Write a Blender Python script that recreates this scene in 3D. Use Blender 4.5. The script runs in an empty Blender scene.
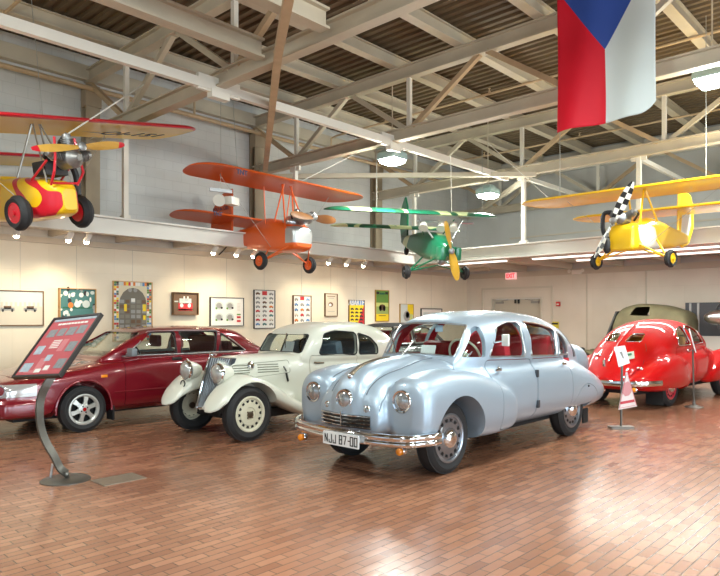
import bpy, bmesh, math, random
import numpy as np
from mathutils import Vector, Matrix
from mathutils.bvhtree import BVHTree
random.seed(7)
PI = math.pi
SC = bpy.context.scene
COL = SC.collection

# ------------------------------------------------------------------ materials
def lin(c):
    return tuple(((x/255)/12.92 if x/255 <= .04045 else ((x/255+.055)/1.055)**2.4) for x in c)
MATS = {}
def mat(name, rgb=(200,200,200), rough=.5, metal=0., coat=0., spec=.5, emit=None, estr=0., noise=None, bump=None, coat_rough=.05):
    """procedural principled material; noise=(scale, amount) varies the colour, bump=(scale, strength)"""
    if name in MATS: return MATS[name]
    m = bpy.data.materials.new(name); m.use_nodes = True
    nt = m.node_tree; b = nt.nodes['Principled BSDF']
    c = lin(rgb)
    b.inputs['Base Color'].default_value = (*c, 1)
    b.inputs['Roughness'].default_value = rough
    b.inputs['Metallic'].default_value = metal
    b.inputs['Coat Weight'].default_value = coat
    b.inputs['Coat Roughness'].default_value = coat_rough
    b.inputs['Specular IOR Level'].default_value = spec
    if emit:
        b.inputs['Emission Color'].default_value = (*lin(emit), 1)
        b.inputs['Emission Strength'].default_value = estr
    if noise or bump:
        tc = nt.nodes.new('ShaderNodeTexCoord')
    if noise:
        n = nt.nodes.new('ShaderNodeTexNoise'); n.inputs['Scale'].default_value = noise[0]; n.inputs['Detail'].default_value = 4
        r = nt.nodes.new('ShaderNodeMix'); r.data_type = 'RGBA'
        a = noise[1]
        r.inputs[6].default_value = (*[max(0, x*(1-a)) for x in c], 1)
        r.inputs[7].default_value = (*[min(1, x*(1+a)) for x in c], 1)
        nt.links.new(tc.outputs['Object'], n.inputs['Vector'])
        nt.links.new(n.outputs['Fac'], r.inputs[0]); nt.links.new(r.outputs[2], b.inputs['Base Color'])
    if bump:
        n2 = nt.nodes.new('ShaderNodeTexNoise'); n2.inputs['Scale'].default_value = bump[0]; n2.inputs['Detail'].default_value = 3
        bp = nt.nodes.new('ShaderNodeBump'); bp.inputs['Strength'].default_value = bump[1]; bp.inputs['Distance'].default_value = .01
        nt.links.new(tc.outputs['Object'], n2.inputs['Vector'])
        nt.links.new(n2.outputs['Fac'], bp.inputs['Height']); nt.links.new(bp.outputs['Normal'], b.inputs['Normal'])
    MATS[name] = m
    return m

def glass_mat(name, tint=(235,240,238), ior=1.45, rough=.0):
    if name in MATS: return MATS[name]
    m = bpy.data.materials.new(name); m.use_nodes = True
    nt = m.node_tree; nt.nodes.remove(nt.nodes['Principled BSDF'])
    out = nt.nodes['Material Output']
    t = nt.nodes.new('ShaderNodeBsdfTransparent'); t.inputs[0].default_value = (*lin(tint), 1)
    g = nt.nodes.new('ShaderNodeBsdfGlossy'); g.inputs['Roughness'].default_value = rough
    lw = nt.nodes.new('ShaderNodeLayerWeight'); lw.inputs[0].default_value = .5
    pw = nt.nodes.new('ShaderNodeMath'); pw.operation = 'POWER'; pw.inputs[1].default_value = 5
    f = nt.nodes.new('ShaderNodeMath'); f.operation = 'MULTIPLY_ADD'; f.inputs[1].default_value = .7; f.inputs[2].default_value = .03
    nt.links.new(lw.outputs['Facing'], pw.inputs[0]); nt.links.new(pw.outputs[0], f.inputs[0])
    mx = nt.nodes.new('ShaderNodeMixShader')
    nt.links.new(f.outputs[0], mx.inputs[0]); nt.links.new(t.outputs[0], mx.inputs[1]); nt.links.new(g.outputs[0], mx.inputs[2])
    nt.links.new(mx.outputs[0], out.inputs[0])
    MATS[name] = m
    return m

# ------------------------------------------------------------------ mesh builder
class MB:
    def __init__(s): s.v = []; s.f = []; s.m = []
    def add(s, vs, fs, mi=0):
        b = len(s.v); s.v += [tuple(p) for p in vs]
        s.f += [tuple(b+i for i in f) for f in fs]; s.m += [mi]*len(fs)
        return s
    def box(s, c, d, mi=0, rz=0, R=None):
        x, y, z = d[0]/2, d[1]/2, d[2]/2
        pts = [Vector((sx*x, sy*y, sz*z)) for sz in (-1,1) for sy in (-1,1) for sx in (-1,1)]
        if R is None: R = Matrix.Rotation(rz, 3, 'Z')
        C = Vector(c)
        return s.add([R@p+C for p in pts], [(0,2,3,1),(4,5,7,6),(0,1,5,4),(2,6,7,3),(0,4,6,2),(1,3,7,5)], mi)
    def bar(s, a, b, w, h=None, mi=0, up=(0,0,1)):
        """rectangular bar from a to b, w across, h along 'up'"""
        h = w if h is None else h
        a = Vector(a); b = Vector(b); d = (b-a).normalized(); u = Vector(up)
        if abs(d.dot(u)) > .99: u = Vector((1,0,0))
        x = d.cross(u).normalized(); u = x.cross(d)
        vs = [p + x*sx*w/2 + u*su*h/2 for p in (a,b) for sx,su in ((-1,-1),(1,-1),(1,1),(-1,1))]
        return s.add(vs, [(0,1,2,3),(7,6,5,4),(0,4,5,1),(1,5,6,2),(2,6,7,3),(3,7,4,0)], mi)
    def tube(s, pts, r, n=10, mi=0, cap=True, closed=False):
        pts = [Vector(p) for p in pts]; k = len(pts)
        rs = r if isinstance(r, (list, tuple)) else [r]*k
        rings = []; prev = None
        for i, p in enumerate(pts):
            if closed: d = pts[(i+1)%k]-pts[i-1]
            else: d = pts[min(i+1,k-1)]-pts[max(i-1,0)]
            d = d.normalized() if d.length > 1e-9 else Vector((0,0,1))
            if prev is None:
                u = Vector((0,0,1)) if abs(d.z) < .9 else Vector((1,0,0))
            else: u = prev
            x = d.cross(u)
            if x.length < 1e-6: x = d.cross(Vector((1,0,0)) if abs(d.x) < .9 else Vector((0,1,0)))
            x.normalize(); u = x.cross(d).normalized(); prev = u
            rings.append([p + (x*math.cos(2*PI*j/n) + u*math.sin(2*PI*j/n))*rs[i] for j in range(n)])
        vs = [q for R in rings for q in R]; fs = []
        for i in range(k if closed else k-1):
            i2 = (i+1) % k
            for j in range(n):
                fs.append((i*n+j, i*n+(j+1)%n, i2*n+(j+1)%n, i2*n+j))
        if cap and not closed:
            fs.append(tuple(range(n-1,-1,-1))); fs.append(tuple((k-1)*n+j for j in range(n)))
        return s.add(vs, fs, mi)
    def lathe(s, prof, c=(0,0,0), axis='z', n=32, mi=0, R=None, cap=True):
        """prof: (radius, height) from bottom to top around an axis"""
        M = {'z': Matrix.Identity(3), 'x': Matrix(((0,0,1),(1,0,0),(0,1,0))), 'y': Matrix(((0,1,0),(0,0,1),(1,0,0)))}[axis] if R is None else R
        C = Vector(c); vs = []; fs = []
        for r, h in prof:
            for j in range(n):
                a = 2*PI*j/n
                vs.append(M@Vector((r*math.cos(a), r*math.sin(a), h)) + C)
        k = len(prof)
        for i in range(k-1):
            for j in range(n):
                fs.append((i*n+j, i*n+(j+1)%n, (i+1)*n+(j+1)%n, (i+1)*n+j))
        if cap and prof[0][0] > 1e-6: fs.append(tuple(range(n-1,-1,-1)))
        if cap and prof[-1][0] > 1e-6: fs.append(tuple((k-1)*n+j for j in range(n)))
        return s.add(vs, fs, mi)
    def ring(s, prof, c=(0,0,0), axis='z', n=32, mi=0, R=None):
        """closed profile revolved (torus-like)"""
        M = {'z': Matrix.Identity(3), 'x': Matrix(((0,0,1),(1,0,0),(0,1,0))), 'y': Matrix(((0,1,0),(0,0,1),(1,0,0)))}[axis] if R is None else R
        C = Vector(c); vs = []; fs = []; k = len(prof)
        for r, h in prof:
            for j in range(n):
                a = 2*PI*j/n
                vs.append(M@Vector((r*math.cos(a), r*math.sin(a), h)) + C)
        for i in range(k):
            i2 = (i+1) % k
            for j in range(n):
                fs.append((i*n+j, i*n+(j+1)%n, i2*n+(j+1)%n, i2*n+j))
        return s.add(vs, fs, mi)
    def prism(s, poly, h0, h1, plane='xz', mi=0):
        """poly extruded along the axis the plane leaves out"""
        def mk(p, h):
            return {'xz': (p[0], h, p[1]), 'yz': (h, p[0], p[1]), 'xy': (p[0], p[1], h)}[plane]
        n = len(poly)
        vs = [mk(p, h0) for p in poly] + [mk(p, h1) for p in poly]
        fs = [tuple(range(n-1,-1,-1)), tuple(range(n, 2*n))] + [(i, (i+1)%n, n+(i+1)%n, n+i) for i in range(n)]
        return s.add(vs, fs, mi)
    def ell(s, c, r, n=20, m=12, mi=0, R=None):
        vs = []; fs = []; C = Vector(c)
        for i in range(m+1):
            t = PI*i/m
            for j in range(n):
                a = 2*PI*j/n
                p = Vector((r[0]*math.sin(t)*math.cos(a), r[1]*math.sin(t)*math.sin(a), -r[2]*math.cos(t)))
                vs.append((R@p if R else p)+C)
        for i in range(m):
            for j in range(n):
                fs.append((i*n+j, i*n+(j+1)%n, (i+1)*n+(j+1)%n, (i+1)*n+j))
        return s.add(vs, fs, mi)
    def grid(s, rows, mi=0, closed_u=False):
        """rows of points -> quads"""
        k = len(rows); n = len(rows[0]); fs = []
        for i in range(k-1):
            for j in range(n if closed_u else n-1):
                fs.append((i*n+j, i*n+(j+1)%n, (i+1)*n+(j+1)%n, (i+1)*n+j))
        return s.add([p for r in rows for p in r], fs, mi)
    def merge(s, o, M=None):
        b = len(s.v)
        s.v += [tuple(M@Vector(p)) if M else p for p in o.v]
        s.f += [tuple(b+i for i in f) for f in o.f]; s.m += o.m
        return s
    def mesh(s, name):
        me = bpy.data.meshes.new(name)
        me.from_pydata(s.v, [], s.f)
        me.polygons.foreach_set('material_index', s.m)
        bm = bmesh.new(); bm.from_mesh(me)
        bmesh.ops.remove_doubles(bm, verts=bm.verts, dist=1e-5)
        bmesh.ops.dissolve_degenerate(bm, edges=bm.edges, dist=1e-6)
        bmesh.ops.recalc_face_normals(bm, faces=bm.faces)
        bm.to_mesh(me); bm.free()
        return me

def shade(me, ang=35):
    me.polygons.foreach_set('use_smooth', [True]*len(me.polygons))
    me.set_sharp_from_angle(angle=math.radians(ang))
def link(name, me, mats, parent=None, loc=None, rot=None):
    o = bpy.data.objects.new(name, me); COL.objects.link(o)
    me.name = name
    if len(me.materials): me.materials.clear()
    for m in (mats if isinstance(mats, (list, tuple)) else [mats]): me.materials.append(m)
    if parent: o.parent = parent
    if loc is not None: o.location = loc
    if rot is not None: o.rotation_euler = rot
    return o
def obj(name, mb, mats, parent=None, ang=35, bevel=0, loc=None, rot=None):
    me = mb.mesh(name)
    if bevel:
        bm = bmesh.new(); bm.from_mesh(me)
        es = [e for e in bm.edges if len(e.link_faces) == 2 and e.calc_face_angle(0) > .6]
        bmesh.ops.bevel(bm, geom=es, offset=bevel, segments=2, affect='EDGES', profile=.6, clamp_overlap=True)
        bm.to_mesh(me); bm.free()
    shade(me, ang)
    return link(name, me, mats, parent, loc, rot)
def tag(o, label, cat, group=None, kind=None):
    o['label'] = label; o['category'] = cat
    if group: o['group'] = group
    if kind: o['kind'] = kind
    return o
def thing(name, label, cat, loc=(0,0,0), rot=(0,0,0), group=None):
    o = bpy.data.objects.new(name, None); COL.objects.link(o)
    o.empty_display_size = .2
    o.location = loc; o.rotation_euler = rot if hasattr(rot, '__len__') else (0,0,rot)
    return tag(o, label, cat, group)
def struct(name, mb, mats, ang=35, label=None):
    o = obj(name, mb, mats, ang=ang); o['kind'] = 'structure'
    if label: o['label'] = label
    return o
def dup(root, loc=None, rot=None, label=None, parent=None):
    c = root.copy(); COL.objects.link(c)
    if parent: c.parent = parent
    if loc is not None: c.location = loc
    if rot is not None: c.rotation_euler = rot
    if label: c['label'] = label
    for ch in list(root.children): dup(ch, parent=c)
    return c

# ------------------------------------------------------------------ text as mesh
def text_mb(body, size, bold=False, depth=.002, align='CENTER', xs=1.0, spacing=1.0):
    cu = bpy.data.curves.new('t', 'FONT'); cu.body = body; cu.size = size; cu.extrude = depth
    cu.align_x = align; cu.align_y = 'CENTER'; cu.resolution_u = 3; cu.space_character = spacing
    if bold: cu.offset = size*(.025 if bold is True else bold)
    o = bpy.data.objects.new('t', cu); COL.objects.link(o)
    dg = bpy.context.evaluated_depsgraph_get()
    me = bpy.data.meshes.new_from_object(o.evaluated_get(dg))
    mb = MB(); mb.add([(v.co.x*xs, v.co.y, v.co.z) for v in me.vertices], [tuple(p.vertices) for p in me.polygons])
    bpy.data.objects.remove(o); bpy.data.curves.remove(cu); bpy.data.meshes.remove(me)
    return mb

# ------------------------------------------------------------------ splines, lofts, carving
def cr(pts, x):
    """monotone-ish cubic through rows sorted by column 0, evaluated at x (array) for the other columns"""
    P = np.array(pts, float); t = P[:,0]
    if t[0] > t[-1]: P = P[::-1]; t = P[:,0]
    Y = P[:,1:]
    d = np.diff(Y, axis=0)/np.diff(t)[:,None]
    m = np.zeros_like(Y)
    m[0] = d[0]; m[-1] = d[-1]
    for i in range(1, len(t)-1):
        h0, h1 = t[i]-t[i-1], t[i+1]-t[i]
        same = d[i-1]*d[i] > 0
        w1, w2 = 2*h1+h0, h1+2*h0
        with np.errstate(divide='ignore', invalid='ignore'):
            hm = (w1+w2)/(w1/d[i-1]+w2/d[i])
        m[i] = np.where(same, hm, 0)
    x = np.atleast_1d(np.array(x, float))
    k = np.clip(np.searchsorted(t, x)-1, 0, len(t)-2)
    h = (t[k+1]-t[k]); s = (x-t[k])/h
    s = s[:,None]; h = h[:,None]
    return (2*s**3-3*s**2+1)*Y[k] + (s**3-2*s**2+s)*h*m[k] + (-2*s**3+3*s**2)*Y[k+1] + (s**3-s**2)*h*m[k+1]

def sloft(st, nf=60, nr=48, side=1, off=0.):
    """super-ellipse loft. stations: (f, c, w, z0, zm, z1, nl, nu) ; f forward, c lateral centre.
    Ring in local car axes x=lateral, y=-f. off shrinks the section and the ends."""
    S = sorted(st); f0, f1 = S[0][0]+off, S[-1][0]-off
    u = np.linspace(0, PI, nf)
    fs = f0 + (f1-f0)*(.5-.5*np.cos(u))*.5 + (f1-f0)*np.linspace(0,1,nf)*.5
    q = cr(S, fs)
    rows = []
    for f, (c, w, z0, zm, z1, nl, nu) in zip(fs, q):
        w = max(w-off, .004); z0 += off; z1 = max(z1-off, zm+.004); z0 = min(z0, zm-.004)
        r = []
        for j in range(nr):
            a = 2*PI*j/nr - PI/2
            ca, sa = math.cos(a), math.sin(a)
            n = nu if sa > 0 else nl
            x = w*math.copysign(abs(ca)**(2/n), ca)
            z = zm + (z1-zm if sa > 0 else zm-z0)*math.copysign(abs(sa)**(2/n), sa)
            r.append((side*(c+x), -f, z))
        rows.append(r)
    mb = MB(); mb.grid(rows, closed_u=True)
    n = nr; b = (nf-1)*n
    mb.f.append(tuple(range(n-1,-1,-1))); mb.f.append(tuple(b+j for j in range(n))); mb.m += [0,0]
    return mb

def rpoly(pts, r=.03, n=4):
    """round the corners of a 2-D polygon"""
    out = []; k = len(pts)
    for i in range(k):
        p0, p, p1 = (Vector(pts[i-1]), Vector(pts[i]), Vector(pts[(i+1)%k]))
        a = p0-p; b = p1-p
        rr = min(r, a.length*.45, b.length*.45)
        A = p+a.normalized()*rr; B = p+b.normalized()*rr
        for j in range(n+1):
            t = j/n
            out.append(tuple(A*(1-t)**2 + p*2*t*(1-t) + B*t*t))
    return out
def shrink(poly, d):
    """inset a simple polygon by d"""
    k = len(poly); A = sum(poly[i-1][0]*poly[i][1]-poly[i][0]*poly[i-1][1] for i in range(k))
    sg = 1 if A > 0 else -1; out = []
    for i in range(k):
        p0, p, p1 = Vector(poly[i-1]), Vector(poly[i]), Vector(poly[(i+1)%k])
        e0 = (p-p0); e1 = (p1-p)
        if e0.length < 1e-6 or e1.length < 1e-6: out.append(tuple(p)); continue
        n0 = Vector((-e0.y, e0.x)).normalized()*sg; n1 = Vector((-e1.y, e1.x)).normalized()*sg
        n = n0+n1
        if n.length < .2: out.append(tuple(p+n0*d)); continue
        n.normalize(); out.append(tuple(p+n*d/max(.35, n.dot(n0))))
    return out

def _tmp(me):
    o = bpy.data.objects.new('tmp', me); COL.objects.link(o); return o
def _eval(o):
    dg = bpy.context.evaluated_depsgraph_get()
    me = bpy.data.meshes.new_from_object(o.evaluated_get(dg), depsgraph=dg)
    return me
def fuse(mbs, voxel=.025, smooth=6, fac=.5):
    """union of closed lofts as one blended skin"""
    mb = MB()
    for m in mbs: mb.merge(m)
    me = mb.mesh('fuse'); o = _tmp(me)
    r = o.modifiers.new('r', 'REMESH'); r.mode = 'VOXEL'; r.voxel_size = voxel; r.adaptivity = 0
    if smooth:
        s = o.modifiers.new('s', 'SMOOTH'); s.factor = fac; s.iterations = smooth
    out = _eval(o); bpy.data.objects.remove(o); bpy.data.meshes.remove(me)
    out.materials.clear()
    return out
def carve(me, cutter, op='DIFFERENCE', keep=False):
    """boolean of a mesh with an MB or mesh; returns a new mesh"""
    cm = cutter.mesh('cut') if isinstance(cutter, MB) else cutter
    src = me.copy() if keep else me
    a = _tmp(src); b = _tmp(cm)
    md = a.modifiers.new('b', 'BOOLEAN'); md.operation = op; md.object = b
    res = None
    for solver in ('MANIFOLD', 'EXACT'):
        try: md.solver = solver
        except Exception: continue
        res = _eval(a)
        if len(res.polygons) > 0: break
    bpy.data.objects.remove(a); bpy.data.objects.remove(b)
    if isinstance(cutter, MB): bpy.data.meshes.remove(cm)
    return res
def seat_on(me, pts, d, lift=.0):
    """project points along d on a mesh; returns hits (lifted along the normal)"""
    bm = bmesh.new(); bm.from_mesh(me); t = BVHTree.FromBMesh(bm); bm.free(); out = []
    for p in pts:
        h = t.ray_cast(Vector(p), Vector(d))
        if h[0] is not None: out.append(h[0]+h[1]*lift)
    return out
def part(name, me, mats, parent, ang=35):
    shade(me, ang); return link(name, me, mats, parent)
# ------------------------------------------------------------------ camera
# the room: x = distance from the art wall, y = 0 at the far wall (negative towards the viewer), z up
CAMX, CAMY, CAMZ = 11.90, -18.02, 1.55
YAW = math.atan2(.681, .732)
cam = bpy.data.objects.new('camera', bpy.data.cameras.new('camera')); COL.objects.link(cam)
cam.location = (CAMX, CAMY, CAMZ); cam.rotation_euler = (PI/2, 0, YAW)
cam.data.sensor_width = 36; cam.data.lens = 640/720*36; cam.data.shift_y = (318-288)/720
cam.data.clip_start = .05; cam.data.clip_end = 200
SC.camera = cam
def cw(X, Y, Z):
    """camera-relative metres (right, ahead, height) to room coordinates"""
    c, s = math.cos(YAW), math.sin(YAW)
    return Vector((CAMX + X*c - Y*s, CAMY + X*s + Y*c, Z))

# ------------------------------------------------------------------ room materials
def floor_mat():
    m = bpy.data.materials.new('brick_paving'); m.use_nodes = True
    nt = m.node_tree; b = nt.nodes['Principled BSDF']; L = nt.links.new
    tc = nt.nodes.new('ShaderNodeTexCoord')
    mp = nt.nodes.new('ShaderNodeMapping'); mp.inputs['Rotation'].default_value = (0, 0, PI/2)
    L(tc.outputs['Object'], mp.inputs['Vector'])
    br = nt.nodes.new('ShaderNodeTexBrick')
    br.offset = .5; br.inputs['Scale'].default_value = 1; br.inputs['Brick Width'].default_value = .225; br.inputs['Row Height'].default_value = .078
    br.inputs['Mortar Size'].default_value = .004; br.inputs['Mortar Smooth'].default_value = .4; br.inputs['Bias'].default_value = 0
    br.inputs['Color1'].default_value = (*lin((174,126,99)), 1); br.inputs['Color2'].default_value = (*lin((146,101,78)), 1)
    br.inputs['Mortar'].default_value = (*lin((100,80,66)), 1)
    L(mp.outputs[0], br.inputs['Vector'])
    n = nt.nodes.new('ShaderNodeTexNoise'); n.inputs['Scale'].default_value = .55; n.inputs['Detail'].default_value = 5; L(tc.outputs['Object'], n.inputs['Vector'])
    mx = nt.nodes.new('ShaderNodeMix'); mx.data_type = 'RGBA'; mx.blend_type = 'MULTIPLY'; mx.inputs[0].default_value = .55
    cr_ = nt.nodes.new('ShaderNodeValToRGB'); cr_.color_ramp.elements[0].position = .3; cr_.color_ramp.elements[0].color = (*lin((205,190,180)), 1)
    cr_.color_ramp.elements[1].position = .7; cr_.color_ramp.elements[1].color = (1,1,1,1)
    L(n.outputs['Fac'], cr_.inputs[0]); L(br.outputs['Color'], mx.inputs[6]); L(cr_.outputs[0], mx.inputs[7]); L(mx.outputs[2], b.inputs['Base Color'])
    # worn sealer: gloss varies brick by brick
    n3 = nt.nodes.new('ShaderNodeTexNoise'); n3.inputs['Scale'].default_value = 3.; n3.inputs['Detail'].default_value = 6; L(tc.outputs['Object'], n3.inputs['Vector'])
    mr = nt.nodes.new('ShaderNodeMapRange'); mr.inputs[3].default_value = .14; mr.inputs[4].default_value = .30
    L(n3.outputs['Fac'], mr.inputs[0]); L(mr.outputs[0], b.inputs['Roughness'])
    b.inputs['Specular IOR Level'].default_value = .75
    n2 = nt.nodes.new('ShaderNodeTexNoise'); n2.inputs['Scale'].default_value = 9; n2.inputs['Detail'].default_value = 2; L(tc.outputs['Object'], n2.inputs['Vector'])
    ad = nt.nodes.new('ShaderNodeMath'); ad.operation = 'MULTIPLY_ADD'; ad.inputs[1].default_value = -.55
    L(br.outputs['Fac'], ad.inputs[0]); L(n2.outputs['Fac'], ad.inputs[2])
    bp = nt.nodes.new('ShaderNodeBump'); bp.inputs['Strength'].default_value = .22; bp.inputs['Distance'].default_value = .012
    L(ad.outputs[0], bp.inputs['Height']); L(bp.outputs[0], b.inputs['Normal'])
    return m
def block_mat(name, rgb, axis, w=.405, h=.2, joint=.86, rough=.7):
    """painted concrete block wall; axis 'x' or 'y' is the horizontal direction of the wall"""
    m = bpy.data.materials.new(name); m.use_nodes = True
    nt = m.node_tree; b = nt.nodes['Principled BSDF']; L = nt.links.new
    tc = nt.nodes.new('ShaderNodeTexCoord'); sp = nt.nodes.new('ShaderNodeSeparateXYZ'); cb = nt.nodes.new('ShaderNodeCombineXYZ')
    L(tc.outputs['Object'], sp.inputs[0]); L(sp.outputs[0 if axis == 'x' else 1], cb.inputs[0]); L(sp.outputs[2], cb.inputs[1])
    br = nt.nodes.new('ShaderNodeTexBrick'); br.offset = .5
    br.inputs['Scale'].default_value = 1; br.inputs['Brick Width'].default_value = w; br.inputs['Row Height'].default_value = h
    br.inputs['Mortar Size'].default_value = .006; br.inputs['Mortar Smooth'].default_value = .3
    c = lin(rgb)
    br.inputs['Color1'].default_value = (*c, 1); br.inputs['Color2'].default_value = (*[x*.96 for x in c], 1); br.inputs['Mortar'].default_value = (*[x*joint for x in c], 1)
    L(cb.outputs[0], br.inputs['Vector'])
    n = nt.nodes.new('ShaderNodeTexNoise'); n.inputs['Scale'].default_value = .8; n.inputs['Detail'].default_value = 5; L(tc.outputs['Object'], n.inputs['Vector'])
    cr_ = nt.nodes.new('ShaderNodeValToRGB'); cr_.color_ramp.elements[0].position = .3; cr_.color_ramp.elements[0].color = (.84,.83,.81,1); cr_.color_ramp.elements[1].position = .6; cr_.color_ramp.elements[1].color = (1,1,1,1)
    mx = nt.nodes.new('ShaderNodeMix'); mx.data_type = 'RGBA'; mx.blend_type = 'MULTIPLY'; mx.inputs[0].default_value = .7
    L(n.outputs['Fac'], cr_.inputs[0]); L(br.outputs['Color'], mx.inputs[6]); L(cr_.outputs[0], mx.inputs[7]); L(mx.outputs[2], b.inputs['Base Color'])
    bp = nt.nodes.new('ShaderNodeBump'); bp.inputs['Strength'].default_value = .25; bp.inputs['Distance'].default_value = .008; bp.invert = True
    L(br.outputs['Fac'], bp.inputs['Height']); L(bp.outputs[0], b.inputs['Normal'])
    b.inputs['Roughness'].default_value = rough
    return m
M_floor = floor_mat()
M_wall_up = block_mat('grey_white_block_wall', (206,205,200), 'y')
M_wall_lo = block_mat('cream_block_wall', (232,222,200), 'y', w=1.22, h=2.4, joint=.93)
M_wall_bk = block_mat('beige_back_wall', (222,214,198), 'x', w=1.22, h=2.4, joint=.93)
M_wall_bu = block_mat('grey_upper_back_wall', (196,195,190), 'x', w=1.22, h=1.2, joint=.93)
M_steel = mat('painted_roof_steel', (190,178,156), .55, noise=(2.5,.16))
M_steel2 = mat('white_painted_steel', (222,216,202), .5, noise=(2.,.10))
M_rust = mat('tan_stained_steel', (186,160,126), .6, noise=(6,.22))
M_deck = mat('brown_corrugated_roof', (102,85,62), .65, noise=(1.2,.25))
M_ledge = mat('ledge_grey_paint', (214,210,200), .55, noise=(1.5,.08))
M_soffit = mat('soffit_paint', (196,186,168), .7, noise=(1.,.12))
M_dark = mat('dark_recess', (40,36,32), .7)
M_black = mat('black_satin', (22,22,23), .4)
M_lampglow = mat('lamp_lens_glow', (255,255,255), .3, emit=(235,255,245), estr=14)
M_bulb = mat('halogen_bulb_glow', (255,240,220), .3, emit=(255,226,190), estr=60)
M_tubeglow = mat('fluorescent_tube_glow', (255,255,250), .3, emit=(250,250,240), estr=1.4)
M_doorpaint = mat('door_greige', (190,184,166), .45)
M_frame = mat('door_frame_paint', (205,199,182), .5)

XR, YF, ZR = 21., -28., 6.45     # right wall, near wall, roof deck
LIPX, LIPY, ZS = 1.5, -4.7, 2.95  # ledge lips and soffit height
TY = (-12.72, -8.85, -4.7, -.42, -16.9, -21.)   # roof truss lines

b = MB(); b.box((XR/2, YF/2, -.1), (XR+.6, -YF+.6, .2)); struct('floor', b, M_floor)
# left wall: lower gallery wall and upper block wall
b = MB(); b.box((-.15, YF/2, ZS/2), (.3, -YF+.6, ZS)); struct('wall_left', b, M_wall_lo)
b = MB(); b.box((-.152, YF/2, (ZS+ZR)/2), (.3, -YF+.6, ZR-ZS)); struct('wall_left_upper', b, M_wall_up)
# back wall with the double-door opening
DX0, DX1, DZ = .92, 2.70, 2.2
b = MB()
b.box(((DX0)/2, .15, ZS/2), (DX0, .3, ZS)); b.box(((DX1+XR)/2, .15, ZS/2), (XR-DX1, .3, ZS)); b.box(((DX0+DX1)/2, .15, (DZ+ZS)/2), (DX1-DX0, .3, ZS-DZ))
struct('wall_back', b, M_wall_bk)
b = MB(); b.box((XR/2, .152, (ZS+ZR)/2), (XR, .3, ZR-ZS)); struct('wall_back_upper', b, M_wall_bu)
# right and near walls carry the daylight windows
def wall_holes(axis, fixed, a0, a1, holes, z1):
    b = MB(); xs = sorted({a0, a1, *[h[0] for h in holes], *[h[1] for h in holes]})
    for u0, u1 in zip(xs, xs[1:]):
        hs = [h for h in holes if h[0] <= u0+1e-6 and h[1] >= u1-1e-6]
        spans = [(0, z1)] if not hs else [(0, hs[0][2]), (hs[0][3], z1)]
        for z0_, z1_ in spans:
            if z1_-z0_ < .01: continue
            c = ((u0+u1)/2, (z0_+z1_)/2)
            if axis == 'y': b.box((fixed, c[0], c[1]), (.3, u1-u0, z1_-z0_))
            else: b.box((c[0], fixed, c[1]), (u1-u0, .3, z1_-z0_))
    return b
WIN_R = [(-24., -20., .3, 3.9), (-18.5, -14.5, .3, 3.9), (-13., -9., .3, 3.9)]
WIN_F = [(2.5, 6.5, .9, 3.9), (8.5, 12.5, .9, 3.9), (14.5, 18.5, .9, 3.9)]
struct('wall_right', wall_holes('y', XR+.15, YF, .3, WIN_R, ZR), M_wall_bk)
struct('wall_near', wall_holes('x', YF-.15, -.3, XR+.3, WIN_F, ZR), M_wall_bk)
M_pane = glass_mat('window_pane', (245,250,252))
k = 0
for axis, holes in (('y', WIN_R), ('x', WIN_F)):
    for u0, u1, z0, z1 in holes:
        k += 1
        b = MB(); g = MB()
        for i in range(4):
            u = u0+.03+(u1-u0-.06)*i/3
            c = (XR+.15, u, (z0+z1)/2) if axis == 'y' else (u, YF-.15, (z0+z1)/2)
            b.box(c, (.08, .06, z1-z0) if axis == 'y' else (.06, .08, z1-z0))
        for z in (z0+.03, (z0+z1)/2, z1-.03):
            c = (XR+.15, (u0+u1)/2, z) if axis == 'y' else ((u0+u1)/2, YF-.15, z)
            b.box(c, (.078, u1-u0, .06) if axis == 'y' else (u1-u0, .078, .06))
        o = struct('window_%d' % k, b, M_steel2)
        c = (XR+.15, (u0+u1)/2, (z0+z1)/2) if axis == 'y' else ((u0+u1)/2, YF-.15, (z0+z1)/2)
        g.box(c, (.008, u1-u0-.02, z1-z0-.02) if axis == 'y' else (u1-u0-.02, .008, z1-z0-.02))
        obj('pane', g, M_pane, o)

# corrugated roof deck, ribs across the room
b = MB(); pitch = .19; n = int(-YF/pitch)+2; prof = []
for i in range(n):
    y = -i*pitch+.1
    prof += [(y, ZR), (y-.075, ZR), (y-.095, ZR+.045), (y-.17, ZR+.045)]
prof.append((prof[-1][0]-.02, ZR))
rows = [[(-.3, y, z) for y, z in prof], [(XR+.3, y, z) for y, z in prof]]
b.grid(rows)
o = struct('ceiling', b, M_deck, ang=20)
b = MB(); b.box((XR/2, YF/2, ZR+.12), (XR+.6, -YF+.6, .06)); struct('ceiling_upper', b, M_dark)

# ------------------------------------------------------------------ ledges (mezzanine edges)
b = MB()
b.box((LIPX-.04, (YF+LIPY)/2, ZS+.15), (.08, LIPY-YF, .30)); b.box((LIPX+.03, (YF+LIPY)/2, ZS+.015), (.1, LIPY-YF, .03)); b.box((LIPX+.03, (YF+LIPY)/2, ZS+.285), (.1, LIPY-YF, .03))
b.box((LIPX/2-.04, YF/2, ZS+.22), (LIPX-.08, -YF, .1))
struct('trim_1', b, M_ledge, label='long painted steel ledge running along the art wall')
b = MB()
for i in range(22):
    y = -.9-i*1.25
    b.box((LIPX/2-.04, y, ZS+.12), (LIPX-.1, .07, .12))
struct('trim_2', b, M_soffit, label='joists under the ledge on the art wall')
b = MB()
b.box(((LIPX+XR)/2-.04, LIPY+.04, ZS+.16), (XR-LIPX+.08, .08, .32)); b.box(((LIPX+XR)/2, LIPY-.03, ZS+.015), (XR-LIPX, .1, .03)); b.box(((LIPX+XR)/2, LIPY-.03, ZS+.305), (XR-LIPX, .1, .03))
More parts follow.
